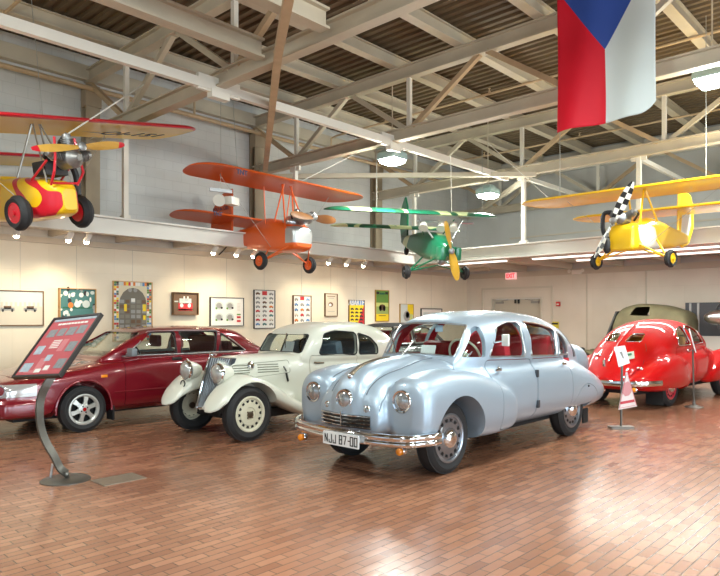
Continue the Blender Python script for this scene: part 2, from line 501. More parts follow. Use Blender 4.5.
b.box(((LIPX+XR)/2, LIPY/2+.04, ZS+.26), (XR-LIPX, -LIPY-.08, .1))
struct('trim_3', b, M_ledge, label='mezzanine edge beam along the far wall')
b = MB()
for i in range(13): b.box((2.2+i*1.47, LIPY/2, ZS+.12), (.09, -LIPY-.2, .18))
struct('trim_4', b, M_soffit, label='joists under the far mezzanine')
b = MB(); b.box((XR/2, -.03, ZS-.04), (XR, .06, .16)); b.box((.03, YF/2, ZS-.02), (.06, -YF, .1)); b.box((XR/2+.8, -.012, 4.05), (XR-1.6, .024, .045))
struct('trim_5', b, M_soffit, label='painted ledger strips under the ledges')

# ------------------------------------------------------------------ roof steel
ZB, ZT = 4.93, 6.05
SPAN = 15.5
def truss(y, label, first=False):
    t = thing('roof_truss', label, 'roof truss', (0, y, 0), 0, 'roof trusses across the hall')
    def ibeam(z, h, w):
        b = MB(); L = SPAN
        b.box((L/2+.02, 0, z), (L, .035, h)); b.box((L/2+.02, 0, z-h/2), (L, w, .025)); b.box((L/2+.02, 0, z+h/2), (L, w, .025)); return b
    obj('bottom_chord', ibeam(ZB, .2, .16), M_steel, t); obj('top_chord', ibeam(ZT, .22, .16), M_steel, t)
    bots = [1.5+3.1*i for i in range(5)]
    for i, x in enumerate(bots):
        for dx in (-1.45, 1.5):
            x2 = x+dx
            if x2 > SPAN: continue
            m = MB(); m.bar((x+(.1 if dx > 0 else -.1), 0, ZB+.1), (x2, 0, ZT-.1), .085, .085); obj('diagonal_web', m, M_steel if (i+int(dx > 0)) % 2 else M_rust, t)
        m = MB(); m.bar((x, 0, ZB+.1), (x, 0, ZT-.1), .075, .075); obj('vertical_web', m, M_steel2, t)
    return t
for y, lb in ((TY[0], 'pale steel roof truss nearest the viewer, over the biplane with the red-edged wing'),
              (TY[1], 'pale steel roof truss over the orange plane, behind the hanging flag'),
              (TY[2], 'pale steel roof truss carried on posts along the far mezzanine edge'),
              (TY[3], 'pale steel roof truss set against the far wall')):
    truss(y, lb)
# wall columns carrying the trusses
for y, lb in ((TY[0], 'tan wall column behind the yellow and red plane'), (TY[1], 'tan wall column behind the orange plane'), (TY[2], 'tan wall column behind the green plane')):
    b = MB(); b.box((.12, y, 4.55), (.17, .03, 2.6)); b.box((.02+.01, y, 4.55), (.03, .26, 2.6)); b.box((.22, y, 4.55), (.03, .26, 2.6)); b.box((.16, y, 5.6), (.2, .3, .3))
    tag(obj('wall_column', b, mat('tan_column_paint', (156,140,116), .6, noise=(4,.15))), lb, 'column', 'columns on the art wall', 'thing')
# posts from truss to ledge lip
for x, y, lb in ((LIPX-.04, TY[0], 'slim white post on the ledge right of the yellow and red plane'), (LIPX-.04, TY[1], 'slim white post behind the engine of the orange plane'),
                 (LIPX-.04, TY[2], 'slim white post behind the tail of the green plane'), (4.62, TY[2]+.04, 'tall white post between the green plane and the yellow plane'), (7.2, TY[2]+.04, 'white post behind the yellow plane')):
    t = thing('ledge_post', lb, 'post', (x, y, ZS+.3 if x < 2 else ZS+.32), 0, 'posts standing on the ledges')
    b = MB(); b.box((0, 0, .8), (.085, .085, 1.6)); obj('shaft', b, M_steel2, t)
    b = MB(); b.box((0, 0, 1.55), (.3, .05, .16)); obj('head_plate', b, M_steel2, t); b = MB(); b.box((0, 0, .03), (.16, .12, .06)); obj('foot_plate', b, M_steel2, t)
    if x > 3:
        b = MB(); b.bar((0, 0, 1.52), (0, 4.2, 1.52), .075, .09); obj('tie_arm', b, M_steel2, t)
# long tie beam at bottom-chord level
t = thing('tie_beam', 'long white tie beam running away under the trusses', 'beam', (4.22, 0, 4.82))
b = MB(); b.bar((0, TY[2], 0), (0, -24, 0), .09, .13); obj('beam', b, M_steel2, t)
for y in TY[:2]:
    b = MB(); b.box((0, y, .02), (.06, .7, .22)); b.box((0, y, -.1), (.12, .3, .12)); obj('gusset_plate', b, M_steel2, t)
for x, lb in ((5.3, 'heavy near beam ending on the first truss, left one'), (6.5, 'heavy near beam ending on the first truss, right one')):
    b = MB(); y0, y1 = -24, TY[0]-.1
    for dz, w, h in ((0, .04, .22), (-.11, .17, .03), (.11, .17, .03)): b.box((x, (y0+y1)/2, 5.03+dz), (w, y1-y0, h))
    tag(obj('crane_beam', b, M_steel), lb, 'beam', 'heavy near beams')
for i, (x, lb) in enumerate(((1.35, 'roof purlin nearest the art wall'), (2.8, 'second roof purlin from the art wall'), (4.28, 'third roof purlin from the art wall'), (5.72, 'fourth roof purlin from the art wall'),
                (7.2, 'fifth roof purlin from the art wall'), (8.75, 'sixth roof purlin from the art wall, right of the hanging flag'), (10.2, 'seventh roof purlin from the art wall'), (11.7, 'eighth roof purlin from the art wall'), (13.2, 'ninth roof purlin from the art wall'))):
    b = MB(); b.box((x, YF/2, 6.29), (.035, -YF-.3, .2)); b.box((x, YF/2, 6.19), (.17, -YF-.3, .02)); b.box((x, YF/2, 6.4), (.13, -YF-.3, .02))
    tag(obj('roof_purlin', b, M_steel), lb, 'roof beam', 'roof purlins')
b = MB(); b.box((.08, YF/2, 6.1), (.04, -YF-.3, .28)); b.box((.1, YF/2, 5.96), (.14, -YF-.3, .025)); tag(obj('eave_beam', b, M_steel), 'deep beam along the top of the art wall', 'beam')
b = MB(); b.box((XR/2, -.12, 6.12), (XR-.4, .06, .5)); tag(obj('end_beam', b, M_steel2), 'deep pale beam along the top of the far wall', 'beam')
b = MB(); b.tube([(.28, YF+.5, 5.76), (.28, -.4, 5.76)], .045, 10); tag(obj('wall_pipe', b, M_rust), 'pipe running high along the art wall', 'pipe')
# sprinkler branches under the deck
for y, lb in ((-14.6, 'sprinkler pipe in the nearest roof bay'), (-10.6, 'sprinkler pipe between the first and second trusses'), (-6.6, 'sprinkler pipe in the bay behind the second truss'), (-2.3, 'sprinkler pipe in the farthest roof bay')):
    t = thing('sprinkler_pipe', lb, 'pipe', (0, y, 6.12), 0, 'sprinkler pipes')
    b = MB(); b.tube([(.28, 0, -.34), (.28, 0, 0), (.5, 0, .03), (15, 0, .03)], .025, 8); obj('pipe', b, M_rust, t)
    for x in (2.1, 4.9, 7.9, 10.9):
        b = MB(); b.lathe([(.028, .0), (.028, .04), (.012, .05), (.012, .09), (.03, .092), (.03, .098)], (x, 0, .04), n=8); obj('sprinkler_head', b, M_rust, t)
# diagonal bracing in the bottom-chord plane
for a, c, lb, m in (((5.9, TY[0]-.3), (.4, TY[1]), 'tan diagonal brace from the first truss to the art wall', M_rust), ((5.9, TY[0]-.3), (11.5, -17.0), 'tan diagonal brace above the viewer', M_rust),
                    ((.4, TY[1]+.1), (5.0, TY[2]-.1), 'grey diagonal brace from wall to far mezzanine truss', M_steel), ((4.7, TY[2]+.1), (.4, TY[3]-.1), 'grey diagonal brace in the far corner', M_steel)):
    b = MB(); b.bar((a[0], a[1], 4.78), (c[0], c[1], 4.78), .1, .1); tag(obj('roof_brace', b, m), lb, 'brace', 'diagonal roof braces')

# ------------------------------------------------------------------ lamps
M_lamphouse = mat('lamp_housing_teal_grey', (150,172,168), .4)
def high_bay(x, y, z, lb):
    t = thing('high_bay_lamp', lb, 'ceiling lamp', (x, y, z), 0, 'square high-bay lamps')
    b = MB(); b.grid([[(sx*w, sy*w, h) for sx, sy in ((-1,-1),(1,-1),(1,1),(-1,1))] for w, h in ((.2, 0), (.21, .02), (.2, .12), (.1, .22))], closed_u=True); b.f.append((12,13,14,15)); b.m.append(0)
    obj('housing', b, M_lamphouse, t)
    b = MB(); b.grid([[(sx*w, sy*w, h) for sx, sy in ((-1,-1),(1,-1),(1,1),(-1,1))] for w, h in ((.12, -.09), (.17, -.06), (.19, .0), (.18, .01))], closed_u=True); b.f += [(3,2,1,0),(12,13,14,15)]; b.m += [0,0]; obj('lens', b, M_lampglow, t)
    b = MB(); b.tube([(0, 0, .2), (0, 0, 6.4-z)], .012, 8); obj('stem', b, M_steel, t)
    l = bpy.data.lights.new('high_bay_light', 'AREA'); l.shape = 'SQUARE'; l.size = .4; l.energy = 95; l.color = (.93, 1., .96)
    lo = bpy.data.objects.new('high_bay_light', l); COL.objects.link(lo); lo.parent = t; lo.location = (0, 0, -.11)
    l = bpy.data.lights.new('high_bay_glow', 'POINT'); l.energy = 100; l.shadow_soft_size = .22; l.color = (.97, 1., .95)
    lo = bpy.data.objects.new('high_bay_glow', l); COL.objects.link(lo); lo.parent = t; lo.location = (0, 0, -.3)
    return t
p = cw(.42, 10.9, 4.43); high_bay(4.0, -8.62, 4.58, 'glowing square lamp above the orange plane, under the second truss')
high_bay(3.85, -4.95, 4.45, 'glowing square lamp above the green plane')
high_bay(9.43, -8.2, 4.85, 'glowing square lamp at the right edge above the yellow plane')
for x, y, lb in ((9.4, -4.95, 'square lamp over the far right of the hall, beyond the yellow plane'), (14.5, -8.5, 'square lamp over the right side of the hall, far one'), (14.5, -12.7, 'square lamp over the right side of the hall, middle one'),
                 (4.0, -16.9, 'square lamp beside the near end of the art wall'), (9.4, -16.9, 'square lamp above the viewer'), (9.4, -12.9, 'square lamp high over the silver saloon bonnet'), (14.5, -16.9, 'square lamp over the right side of the hall, near one')):
    high_bay(x, y, 4.85, lb)
# daylight standing in the windows
for axis, holes in (('y', WIN_R), ('x', WIN_F)):
    for u0, u1, z0, z1 in holes:
        l = bpy.data.lights.new('daylight', 'AREA'); l.shape = 'RECTANGLE'; l.size = u1-u0; l.size_y = z1-z0; l.color = (.82, .92, 1.)
        l.energy = 420 if axis == 'y' else 380
        lo = bpy.data.objects.new('daylight', l); COL.objects.link(lo)
        if axis == 'y': lo.location = (XR+.4, (u0+u1)/2, (z0+z1)/2); lo.rotation_euler = (PI/2, 0, PI/2)
        else: lo.location = ((u0+u1)/2, YF-.4, (z0+z1)/2); lo.rotation_euler = (PI/2, 0, PI)
w = bpy.data.worlds.new('sky'); SC.world = w; w.use_nodes = True
w.node_tree.nodes['Background'].inputs[0].default_value = (*lin((205,225,245)), 1); w.node_tree.nodes['Background'].inputs[1].default_value = 1.5
# track spots under the ledge, aimed at the pictures
M_track = mat('track_white', (225,220,210), .45)
def spot(y, lb, on=True, z=ZS+.02):
    t = thing('track_spotlight', lb, 'spotlight', (1.25, y, z), 0, 'track spotlights under the ledge')
    b = MB(); b.box((0, 0, .03), (.05, .5, .03)); obj('track', b, M_track, t)
    R = Matrix.Rotation(math.radians(-55), 3, 'Y')
    b = MB(); b.lathe([(.03, -.1), (.045, -.08), (.05, .06), (.055, .07)], (-.02, 0, -.07), R=Matrix.Rotation(math.radians(-125), 3, 'Y'), n=16); b.tube([(0, 0, .02), (0, 0, -.05)], .01, 6); obj('lamp_head', b, M_track, t)
    b = MB(); b.ell((-.075, 0, -.135), (.042, .042, .042), 14, 10); obj('bulb', b, M_bulb if on else M_track, t)
    if on:
        l = bpy.data.lights.new('spot', 'SPOT'); l.energy = 42; l.spot_size = math.radians(75); l.spot_blend = .8; l.color = (1., .86, .64); l.shadow_soft_size = .05
        lo = bpy.data.objects.new('spot', l); COL.objects.link(lo); lo.parent = t; lo.location = (-.16, 0, -.20)
        lo.rotation_euler = (0, math.radians(-38), 0) if False else Vector((-1.1, 0, -1.15)).to_track_quat('-Z', 'Y').to_euler()
    return t
SPOTS = [(17,235,'under the left wheel of the yellow and red plane'), (69,233,'left of the right wheel of the red plane'), (87,240,'right under the right wheel of the red plane'),
         (214,250,'below the tail of the orange plane, left of two'), (237,252,'below the tail of the orange plane, right of two'), (254,258,'beside the left wheel of the orange plane'),
         (329,261,'first of three between the orange and green planes'), (347,262,'second of three between the orange and green planes'), (364,263,'third of three between the orange and green planes')]
def s_plane(px, py, x):
    """photo pixel -> point on the vertical plane at distance x from the art wall"""
    c, s = math.cos(YAW), math.sin(YAW); r = (px-360)/640
    dx, dy = r*c - s, r*s + c
    d = (x-CAMX)/dx
    return Vector((x, CAMY+dy*d, CAMZ+(318-py)/640*d))
def y_plane(px, py, y):
    c, s = math.cos(YAW), math.sin(YAW); r = (px-360)/640
    dx, dy = r*c - s, r*s + c
    d = (y-CAMY)/dy
    return Vector((CAMX+dx*d, y, CAMZ+(318-py)/640*d))
for px, py, lb in SPOTS:
    spot(s_plane(px, py, 1.2).y, 'lit spotlight under the ledge '+lb)

# strip lights and fittings under the far mezzanine
for x0, x1, y, lb in ((1.9, 4.0, -4.3, 'strip light under the mezzanine left of the tall post'), (4.6, 8.6, -4.25, 'strip light under the mezzanine behind the yellow plane'), (5.2, 9.6, -3.2, 'strip light deeper under the mezzanine')):
    t = thing('strip_light', lb, 'strip light', ((x0+x1)/2, y, ZS-.03), 0, 'fluorescent strip lights')
    b = MB(); b.box((0, 0, .05), (x1-x0, .14, .05)); obj('housing', b, M_track, t)
    b = MB()
    for dy in (-.035, .035): b.tube([(-(x1-x0)/2+.04, dy, .01), ((x1-x0)/2-.04, dy, .01)], .018, 8)
    obj('tube', b, M_tubeglow, t)
    l = bpy.data.lights.new('strip', 'AREA'); l.shape = 'RECTANGLE'; l.size = x1-x0; l.size_y = .1; l.energy = 95; l.color = (1, .97, .9)
    lo = bpy.data.objects.new('strip', l); COL.objects.link(lo); lo.parent = t; lo.location = (0, 0, -.03)

# ------------------------------------------------------------------ far double door and wall fittings
b = MB(); e = .05
for x in (DX0+e/2, DX1-e/2): b.box((x, .1, DZ/2), (e, .24, DZ))
b.box(((DX0+DX1)/2, .1, DZ-e/2), (DX1-DX0-2*e, .24, e))
d = struct('door_1', b, M_frame)
mid = (DX0+DX1)/2
for sx in (-1, 1):
    b = MB(); b.box((mid+sx*(DX1-DX0-2*e)/4, .12, (DZ-e)/2), ((DX1-DX0-2*e)/2-.008, .045, DZ-e-.01)); lf = obj('door_leaf', b, M_doorpaint, d)
    b = MB(); b.box((mid+sx*.62, .07, DZ-.16), (.26, .06, .07)); b.bar((mid+sx*.55, .07, DZ-.11), (mid+sx*.3, .05, DZ-.07), .02, .02); obj('door_closer', b, mat('closer_grey', (150,148,140), .4), lf)
    b = MB(); b.box((mid+sx*.06, .08, DZ-.13), (.05, .06, .12)); obj('latch_bolt', b, M_black, lf)
    b = MB(); b.box((mid+sx*.42, .06, 1.0), (.6, .05, .06)); obj('push_bar', b, mat('closer_grey'), lf)
b = MB()
for x in (DX0-.32, DX1+.32): b.box((x, -.015, 1.26), (.06, .03, 2.52))
b.box((mid, -.015, 2.49), (DX1-DX0+.58, .03, .06))
struct('trim_6', b, M_frame, label='shallow painted surround around the far double door')
M_exit = mat('exit_sign_face', (248,222,220), .4, emit=(255,190,190), estr=.5)
M_exitred = mat('exit_letter_red', (220,30,40), .4, emit=(240,30,45), estr=1.2)
p = y_plane(511, 276, -.12)
t = thing('exit_sign', 'lit red and white exit sign above the far double door', 'sign', (p.x, p.y, p.z), 0)
b = MB(); b.box((0, 0, 0), (.36, .07, .21)); obj('housing', b, M_exit, t, bevel=.008)
b = MB(); b.merge(text_mb('EXIT', .19, True, .004, xs=.75), Matrix.Translation((0, -.04, 0)) @ Matrix.Rotation(PI/2, 4, 'X')); obj('lettering', b, M_exitred, t)
b = MB(); b.tube([(0, 0, .1), (0, 0, .2)], .012, 6); obj('stem', b, M_track, t)
p = y_plane(558.5, 304, -.02)
t = thing('fire_alarm', 'small red fire alarm box right of the far door', 'alarm', tuple(p)); b = MB(); b.box((0, -.02, 0), (.12, .06, .14)); obj('alarm_box', b, mat('alarm_red', (200,40,40), .4), t, bevel=.01)
b = MB(); b.box((0, -.055, -.01), (.07, .01, .04)); obj('strobe', b, M_track, t)
p = y_plane(555, 325, -.02)
t = thing('notice_sign', 'yellow notice on the wall beside the far door', 'sign', tuple(p)); b = MB(); b.box((0, 0, 0), (.24, .012, .2)); obj('board', b, mat('notice_yellow', (214,200,60), .5), t)
b = MB(); b.box((0, -.008, .04), (.2, .006, .05)); obj('band', b, M_black, t)
p = y_plane(577, 272, -.05)
t = thing('emergency_light', 'white twin-head emergency light on the far wall', 'emergency light', tuple(p)); b = MB(); b.box((0, 0, 0), (.3, .09, .12)); obj('battery_box', b, M_track, t, bevel=.01)
for sx in (-1, 1):
    b = MB(); b.lathe([(.03, 0), (.05, .05), (.055, .07)], (sx*.2, -.02, .03), axis='y', n=14, R=Matrix(((1,0,0),(0,0,-1),(0,1,0)))); obj('lamp_head', b, M_track, t)
b = MB(); b.tube([(5.0-.9, -.02, 0), (4.1, -.02, 2.9)], .012, 6); tag(obj('wall_conduit', b, M_frame), 'thin vertical conduit on the far wall beside the alarm', 'conduit')
b = MB(); b.tube([(5.75, -.02, 0), (5.75, -.02, 2.9)], .015, 6); tag(obj('wall_conduit', b, M_frame), 'thin vertical conduit on the far wall above the olive car', 'conduit')
b = MB(); b.box((0, 0, .003), (.30, .42, .006))
o = obj('floor_drain', b, mat('drain_metal', (150,136,120), .5, .4, noise=(40,.3)), loc=(6.02, -15.1, 0), rot=(0,0,0)); tag(o, 'flat grey metal drain plate in the floor beside the information stand', 'drain plate')

SC.view_settings.view_transform = 'Standard'; SC.view_settings.look = 'None'; SC.view_settings.gamma = 1; SC.view_settings.exposure = .28
try: SC.cycles.use_denoising = True
except Exception: pass
SC.cycles.max_bounces = 8; SC.cycles.transparent_max_bounces = 24; SC.cycles.sample_clamp_indirect = 6
# ------------------------------------------------------------------ shared car parts (car axes: x = lateral, -y = forward, origin under the front axle)
M_tyre = mat('tyre_rubber', (38,38,39), .75, noise=(20,.15), bump=(60,.2))
M_chrome = mat('chrome', (225,226,228), .08, 1.)
M_alu = mat('brushed_aluminium', (200,202,204), .3, 1., noise=(8,.08))
M_lens = mat('lamp_glass_lens', (176,182,186), .12, .7, coat=1., noise=(22,.45))
M_glass = glass_mat('car_glass', (246,250,249))
M_amber = mat('amber_lens', (240,140,20), .2, coat=.6)
M_redlens = mat('red_lens', (170,16,20), .2, coat=.6)
M_under = mat('dark_underbody', (24,24,25), .8)
M_gap = mat('rubber_seal', (28,28,30), .6)
M_plate = mat('number_plate_white', (226,228,228), .4)
M_ink = mat('black_paint', (16,16,18), .45)

def wheel(car, l, f, r, w, side, rim_mat, style='disc', rr=.62, cap=None, name='wheel', tilt=0, tyre_mat=None, steer=0):
    """wheel part (rim disc) with tyre and hub cap as sub-parts; side=+1 shows its face towards +x"""
    T = Matrix.Translation((l, -f, r)) @ Matrix.Rotation(steer, 4, 'Z') @ Matrix.Rotation(tilt, 4, 'Y')
    R = T.to_3x3() @ Matrix(((0,0,side),(0 if True else 0,side,0) if False else (1,0,0),(0,1,0)))
    R = T.to_3x3() @ (Matrix(((0,0,1),(1,0,0),(0,1,0))) if side > 0 else Matrix(((0,0,-1),(-1,0,0),(0,1,0))))
    c = T.translation; q = r*rr; h = w/2
    b = MB(); n = 48
    if style == 'disc':
        prof = [(q+.012, h-.012), (q+.012, h+.004), (q-.004, h+.008), (q-.016, h), (q-.03, h-.035), (q*.74, h-.05), (q*.70, h-.02), (q*.5, h-.004), (q*.42, h-.02), (.0, h-.025)]
        b.lathe(prof, c, R=R, n=n)
        for k in range(12):
            a = 2*PI*k/12; p = R@Vector((q*.78*math.cos(a), q*.78*math.sin(a), h-.044))+c
            b.ell(p, (.018,.018,.018), 8, 6, 1)
    elif style == 'vent':   # pressed disc with slots
        prof = [(q+.012, h-.012), (q+.012, h+.004), (q-.004, h+.008), (q-.02, h), (q-.035, h-.03), (q*.8, h-.034), (q*.66, h-.004), (q*.4, h-.002), (q*.34, h-.02), (.0, h-.02)]
        b.lathe(prof, c, R=R, n=n)
        for k in range(14):
            a = 2*PI*k/14; u = Vector((math.cos(a), math.sin(a), 0)); t = Vector((-math.sin(a), math.cos(a), 0)); o = Vector((0,0,h-.010))
            pts = [u*q*.7-t*.012, u*q*.82-t*.02, u*q*.82+t*.02, u*q*.7+t*.012]
            b.add([R@(p+o+Vector((0,0,e)))+c for e in (-.012, .006) for p in pts], [(0,3,2,1),(4,5,6,7),(0,1,5,4),(1,2,6,5),(2,3,7,6),(3,0,4,7)], 1)
    elif style == 'alloy':
        prof = [(q+.01, h-.015), (q+.012, h+.002), (q-.006, h+.004), (q-.022, h-.01)]
        b.lathe(prof+[(q-.026, h-.02), (q-.03, h-.03)], c, R=R, n=n, cap=False); b.lathe([(q-.024, h-.02), (q-.03, 0), (q*.3, -h*.2), (0, -h*.2)], c, R=R, n=n, mi=1, cap=False)
        for k in range(6):
            a = 2*PI*k/6+.3; u = Vector((math.cos(a), math.sin(a), 0)); t = Vector((-math.sin(a), math.cos(a), 0))
            prs = [(u*.03, .036, .0), (u*q*.55, .024, -.006), (u*(q-.02), .034, -.02)]
            vs = []
            for p, ww, dz in prs:
                for s_ in (-1, 1):
                    vs.append(p+t*s_*ww+Vector((0,0,h-.006+dz))); vs.append(p+t*s_*ww+Vector((0,0,h-.04+dz)))
            b.add([R@p+c for p in vs], [(0,2,6,4),(4,6,10,8),(1,5,7,3),(5,9,11,7),(0,4,5,1),(4,8,9,5),(2,3,7,6),(6,7,11,10),(8,10,11,9),(0,1,3,2)])
        b.lathe([(.075, h-.045), (.075, h-.002), (.06, h+.004), (0, h+.004)], c, R=R, n=24)
        for k in range(4):
            a = 2*PI*k/4+.5; p = R@Vector((.045*math.cos(a), .045*math.sin(a), h+.004))+c; b.ell(p, (.011,.011,.011), 8, 6, 1)
        b.lathe([(.026, h), (.026, h+.012), (0, h+.014)], c, R=R, n=16, mi=2)
    ms = [rim_mat, M_under, M_redlens]
    o = obj(name, b, ms, car)
    t = MB(); e = .02
    t.ring([(q, -h+.01), (q+.02, -h), (q+(r-q)*.55, -h-.014), (r-.035, -h+.0), (r-.008, -h+.022), (r, -h*.45), (r, h*.45), (r-.008, h-.022), (r-.035, h), (q+(r-q)*.55, h+.014), (q+.02, h), (q, h-.01)], c, R=R, n=56)
    for gx in (-.35, 0, .35): t.ring([(r+.001, gx*w-.004), (r+.001, gx*w+.004), (r-.01, gx*w+.004), (r-.01, gx*w-.004)], c, R=R, n=56)
    obj('tyre', t, tyre_mat or M_tyre, o)
    if cap:
        b = MB(); b.lathe([(q*.46, h-.012), (q*.45, h+.012), (q*.36, h+.04), (q*.2, h+.055), (0, h+.058)], c, R=R, n=32); obj('hub_cap', b, cap, o)
    return o

def car_body(car, solids, paint, voxel=.02, smooth=6, arches=(), cavities=(), windows=(), doors=(), lids=(), gh=None, liner=None, glass=None, name='body', floor=None, inner=None):
    """fuse solids, hollow them, open wheel arches and windows, and split off doors/lids.
    windows: list of MB cutters. doors/lids: (name, outer MB cutter, inner MB cutter) -> separate panels. returns dict of objects + raw body mesh"""
    me = fuse(solids, voxel, smooth)
    raw = me.copy()
    for c in cavities: me = carve(me, c)
    for a in arches: me = carve(me, a)
    for wd in windows: me = carve(me, wd)
    out = {'raw': raw}
    for nm, co, ci in list(doors)+list(lids):
        pm = carve(me, ci, 'INTERSECT', keep=True)
        me = carve(me, co)
        out.setdefault(nm, []).append(part(nm, pm, [paint], car))
    out['body'] = part(name, me, [paint], car)
    return out

def shell(st, a, b, **k):
    """thin closed shell between two insets of a loft"""
    m = sloft(st, off=a, **k).mesh('s'); return carve(m, sloft(st, off=b, **k))
def xz(poly, x0, x1):
    """poly of (forward, height) extruded sideways"""
    b = MB(); b.prism([(-p[0], p[1]) for p in poly], x0, x1, 'yz'); return b
def lz(poly, f0, f1):
    """poly of (lateral, height) extruded forward"""
    b = MB(); b.prism(poly, -f0, -f1, 'xz'); return b
def lf(poly, z0, z1):
    b = MB(); b.prism([(p[0], -p[1]) for p in poly], z0, z1, 'xy'); return b
def mirror(poly): return [(-p[0], p[1]) for p in poly][::-1]
def front_pts(me, pts, lift=.0):
    """(l, z) points dropped on the front of a body"""
    return seat_on(me, [(p[0], -6, p[1]) for p in pts], (0,1,0), lift)
def top_pts(me, pts, lift=.0): return seat_on(me, [(p[0], -p[1], 4) for p in pts], (0,0,-1), lift)
def side_pts(me, pts, s=1, lift=.0): return seat_on(me, [(s*4, -p[0], p[1]) for p in pts], (-s,0,0), lift)
def arch(f, z, r, x0, x1, n=40):
    b = MB(); b.prism([(-f+r*math.cos(2*PI*k/n), z+r*math.sin(2*PI*k/n)) for k in range(n)], x0, x1, 'yz'); return b
def sweep(pts, prof, up=(0,0,1)):
    """closed profile (out, up) swept along pts; 'out' is to the right of travel"""
    b = MB(); P = [Vector(p) for p in pts]; rows = []; U = Vector(up)
    for i, p in enumerate(P):
        d = (P[min(i+1, len(P)-1)]-P[max(i-1, 0)]).normalized(); o = d.cross(U).normalized()
        rows.append([p+o*a+U*h for a, h in prof])
    b.grid(rows, closed_u=True); n = len(prof); e = (len(P)-1)*n
    b.f += [tuple(range(n-1,-1,-1)), tuple(e+j for j in range(n))]; b.m += [0,0]
    return b
def arc_pts(ctrl, n=40):
    """smooth open curve through control points"""
    P = [Vector(p) for p in ctrl]; out = []
    for i in range(len(P)-1):
        p0, p1, p2, p3 = P[max(i-1,0)], P[i], P[i+1], P[min(i+2,len(P)-1)]
        m = max(2, n//(len(P)-1))
        for k in range(m):
            t = k/m
            out.append(.5*((2*p1)+(-p0+p2)*t+(2*p0-5*p1+4*p2-p3)*t*t+(-p0+3*p1-3*p2+p3)*t**3))
    out.append(P[-1]); return out
def lamp(car, c, r, name='headlamp', d=(0,-1,0), depth=.05, lens=None, ring=None, dome=.35):
    """bezel ring with a domed lens as sub-part, facing d"""
    d = Vector(d).normalized(); R = Vector((0,0,1)).rotation_difference(d).to_matrix()
    b = MB(); b.ring([(r*.86, -depth), (r*1.08, -depth), (r*1.1, .0), (r*1.0, r*.2), (r*.86, r*.16)], c, R=R, n=36); o = obj(name, b, ring or M_chrome, car)
    b = MB(); b.lathe([(r*.9, -depth*.5), (r*.9, r*.06), (r*.75, r*.06+r*dome*.4), (r*.45, r*.06+r*dome*.8), (0, r*.06+r*dome)], c, R=R, n=36); obj('lens', b, lens or M_lens, o)
    return o
def bench(car, f, z, half, h, m, name='seat', depth=.5, c=0):
    b = MB(); b.box((c, -f-.0, z+.08), (2*half, depth, .18)); o = obj(name, b, m, car, bevel=.05)
    b = MB(); b.box((c, -f+depth/2-.06, z+h/2+.1), (2*half, .15, h), R=Matrix.Rotation(.2, 3, 'X')); obj('backrest', b, m, o, bevel=.06)
    return o
def steer_wheel(car, c, r, m, tilt=.5):
    b = MB(); R = Matrix.Rotation(-(PI/2-tilt), 3, 'X'); C = Vector(c)
    b.tube([R@Vector((r*math.cos(2*PI*k/28), r*math.sin(2*PI*k/28), 0))+C for k in range(28)], .013, 8, closed=True)
    for k in range(3):
        a = 2*PI*k/3+.5; b.bar(C, R@Vector((r*math.cos(a), r*math.sin(a), 0))+C, .02, .012)
    b.lathe([(.035,-.02),(.035,.02),(0,.025)], C, R=R, n=14)
    b.tube([C, C+R@Vector((0,0,-.35))], .018, 8)
    return obj('steering_wheel', b, m, car)
def wiper(car, a, b_, c):
    m = MB(); m.bar(a, b_, .012, .01); m.bar(b_+(c-b_)*-.0, c, .01, .014); return obj('wiper', m, M_chrome, car)
def plate_text(car, text, c, w, h, size, xs=1., d=(0,-1,0), name='number_plate', face=None, ink=None, rot=0):
    T = Matrix.Translation(c) @ Vector((0,0,1)).rotation_difference(Vector(d).normalized()).to_matrix().to_4x4()
    # build upright: x right as seen from the front
    dv = Vector(d).normalized(); up = Vector((0,0,1)); right = up.cross(dv).normalized(); up = dv.cross(right)
    T = Matrix.Translation(c) @ Matrix((( right.x, up.x, dv.x, 0),(right.y, up.y, dv.y, 0),(right.z, up.z, dv.z, 0),(0,0,0,1)))
    b0 = MB(); b0.prism(rpoly([(-w/2,-h/2),(w/2,-h/2),(w/2,h/2),(-w/2,h/2)], .012), 0, .008, 'xy'); b = MB(); b.merge(b0, T)
    o = obj(name, b, face or M_plate, car)
    b = MB(); b.merge(text_mb(text, size, .012, .001, xs=xs, spacing=1.14), T @ Matrix.Translation((0, 0, .0095))); obj('lettering', b, ink or M_ink, o)
    return o
# ------------------------------------------------------------------ silver streamlined saloon
M_silver = mat('silver_blue_metallic', (166,183,198), .42, .5, coat=.5, coat_rough=.05)
M_seam = mat('seam_shadow_grey', (96,104,114), .5, .4)
M_redcloth = mat('red_upholstery', (186,26,44), .6, noise=(14,.12))
car = thing('streamlined_saloon', 'silver blue streamlined saloon with three headlamps and red interior in front', 'car', (7.5, -12.75, 0))
hull = [(.76,0,.24,.44,.58,.64,3,2.6), (.73,0,.38,.40,.58,.77,3,2.8), (.64,0,.43,.36,.6,.90,3,2.8), (.45,0,.45,.34,.6,1.0,3,2.8), (.2,0,.48,.32,.6,1.055,3,2.7), (-.3,0,.64,.3,.62,1.125,3.2,2.8), (-.9,0,.79,.28,.68,1.12,3.4,3.2),
        (-1.6,0,.84,.27,.70,1.12,3.4,3.4), (-2.4,0,.86,.27,.68,1.11,3.4,3.2), (-3.0,0,.85,.27,.62,1.06,3.2,2.6), (-3.45,0,.80,.27,.58,.95,3,2.3), (-3.85,0,.70,.28,.53,.80,2.8,2.2), (-4.15,0,.54,.30,.48,.66,2.6,2.1), (-4.36,0,.28,.35,.44,.53,2.2,2)]
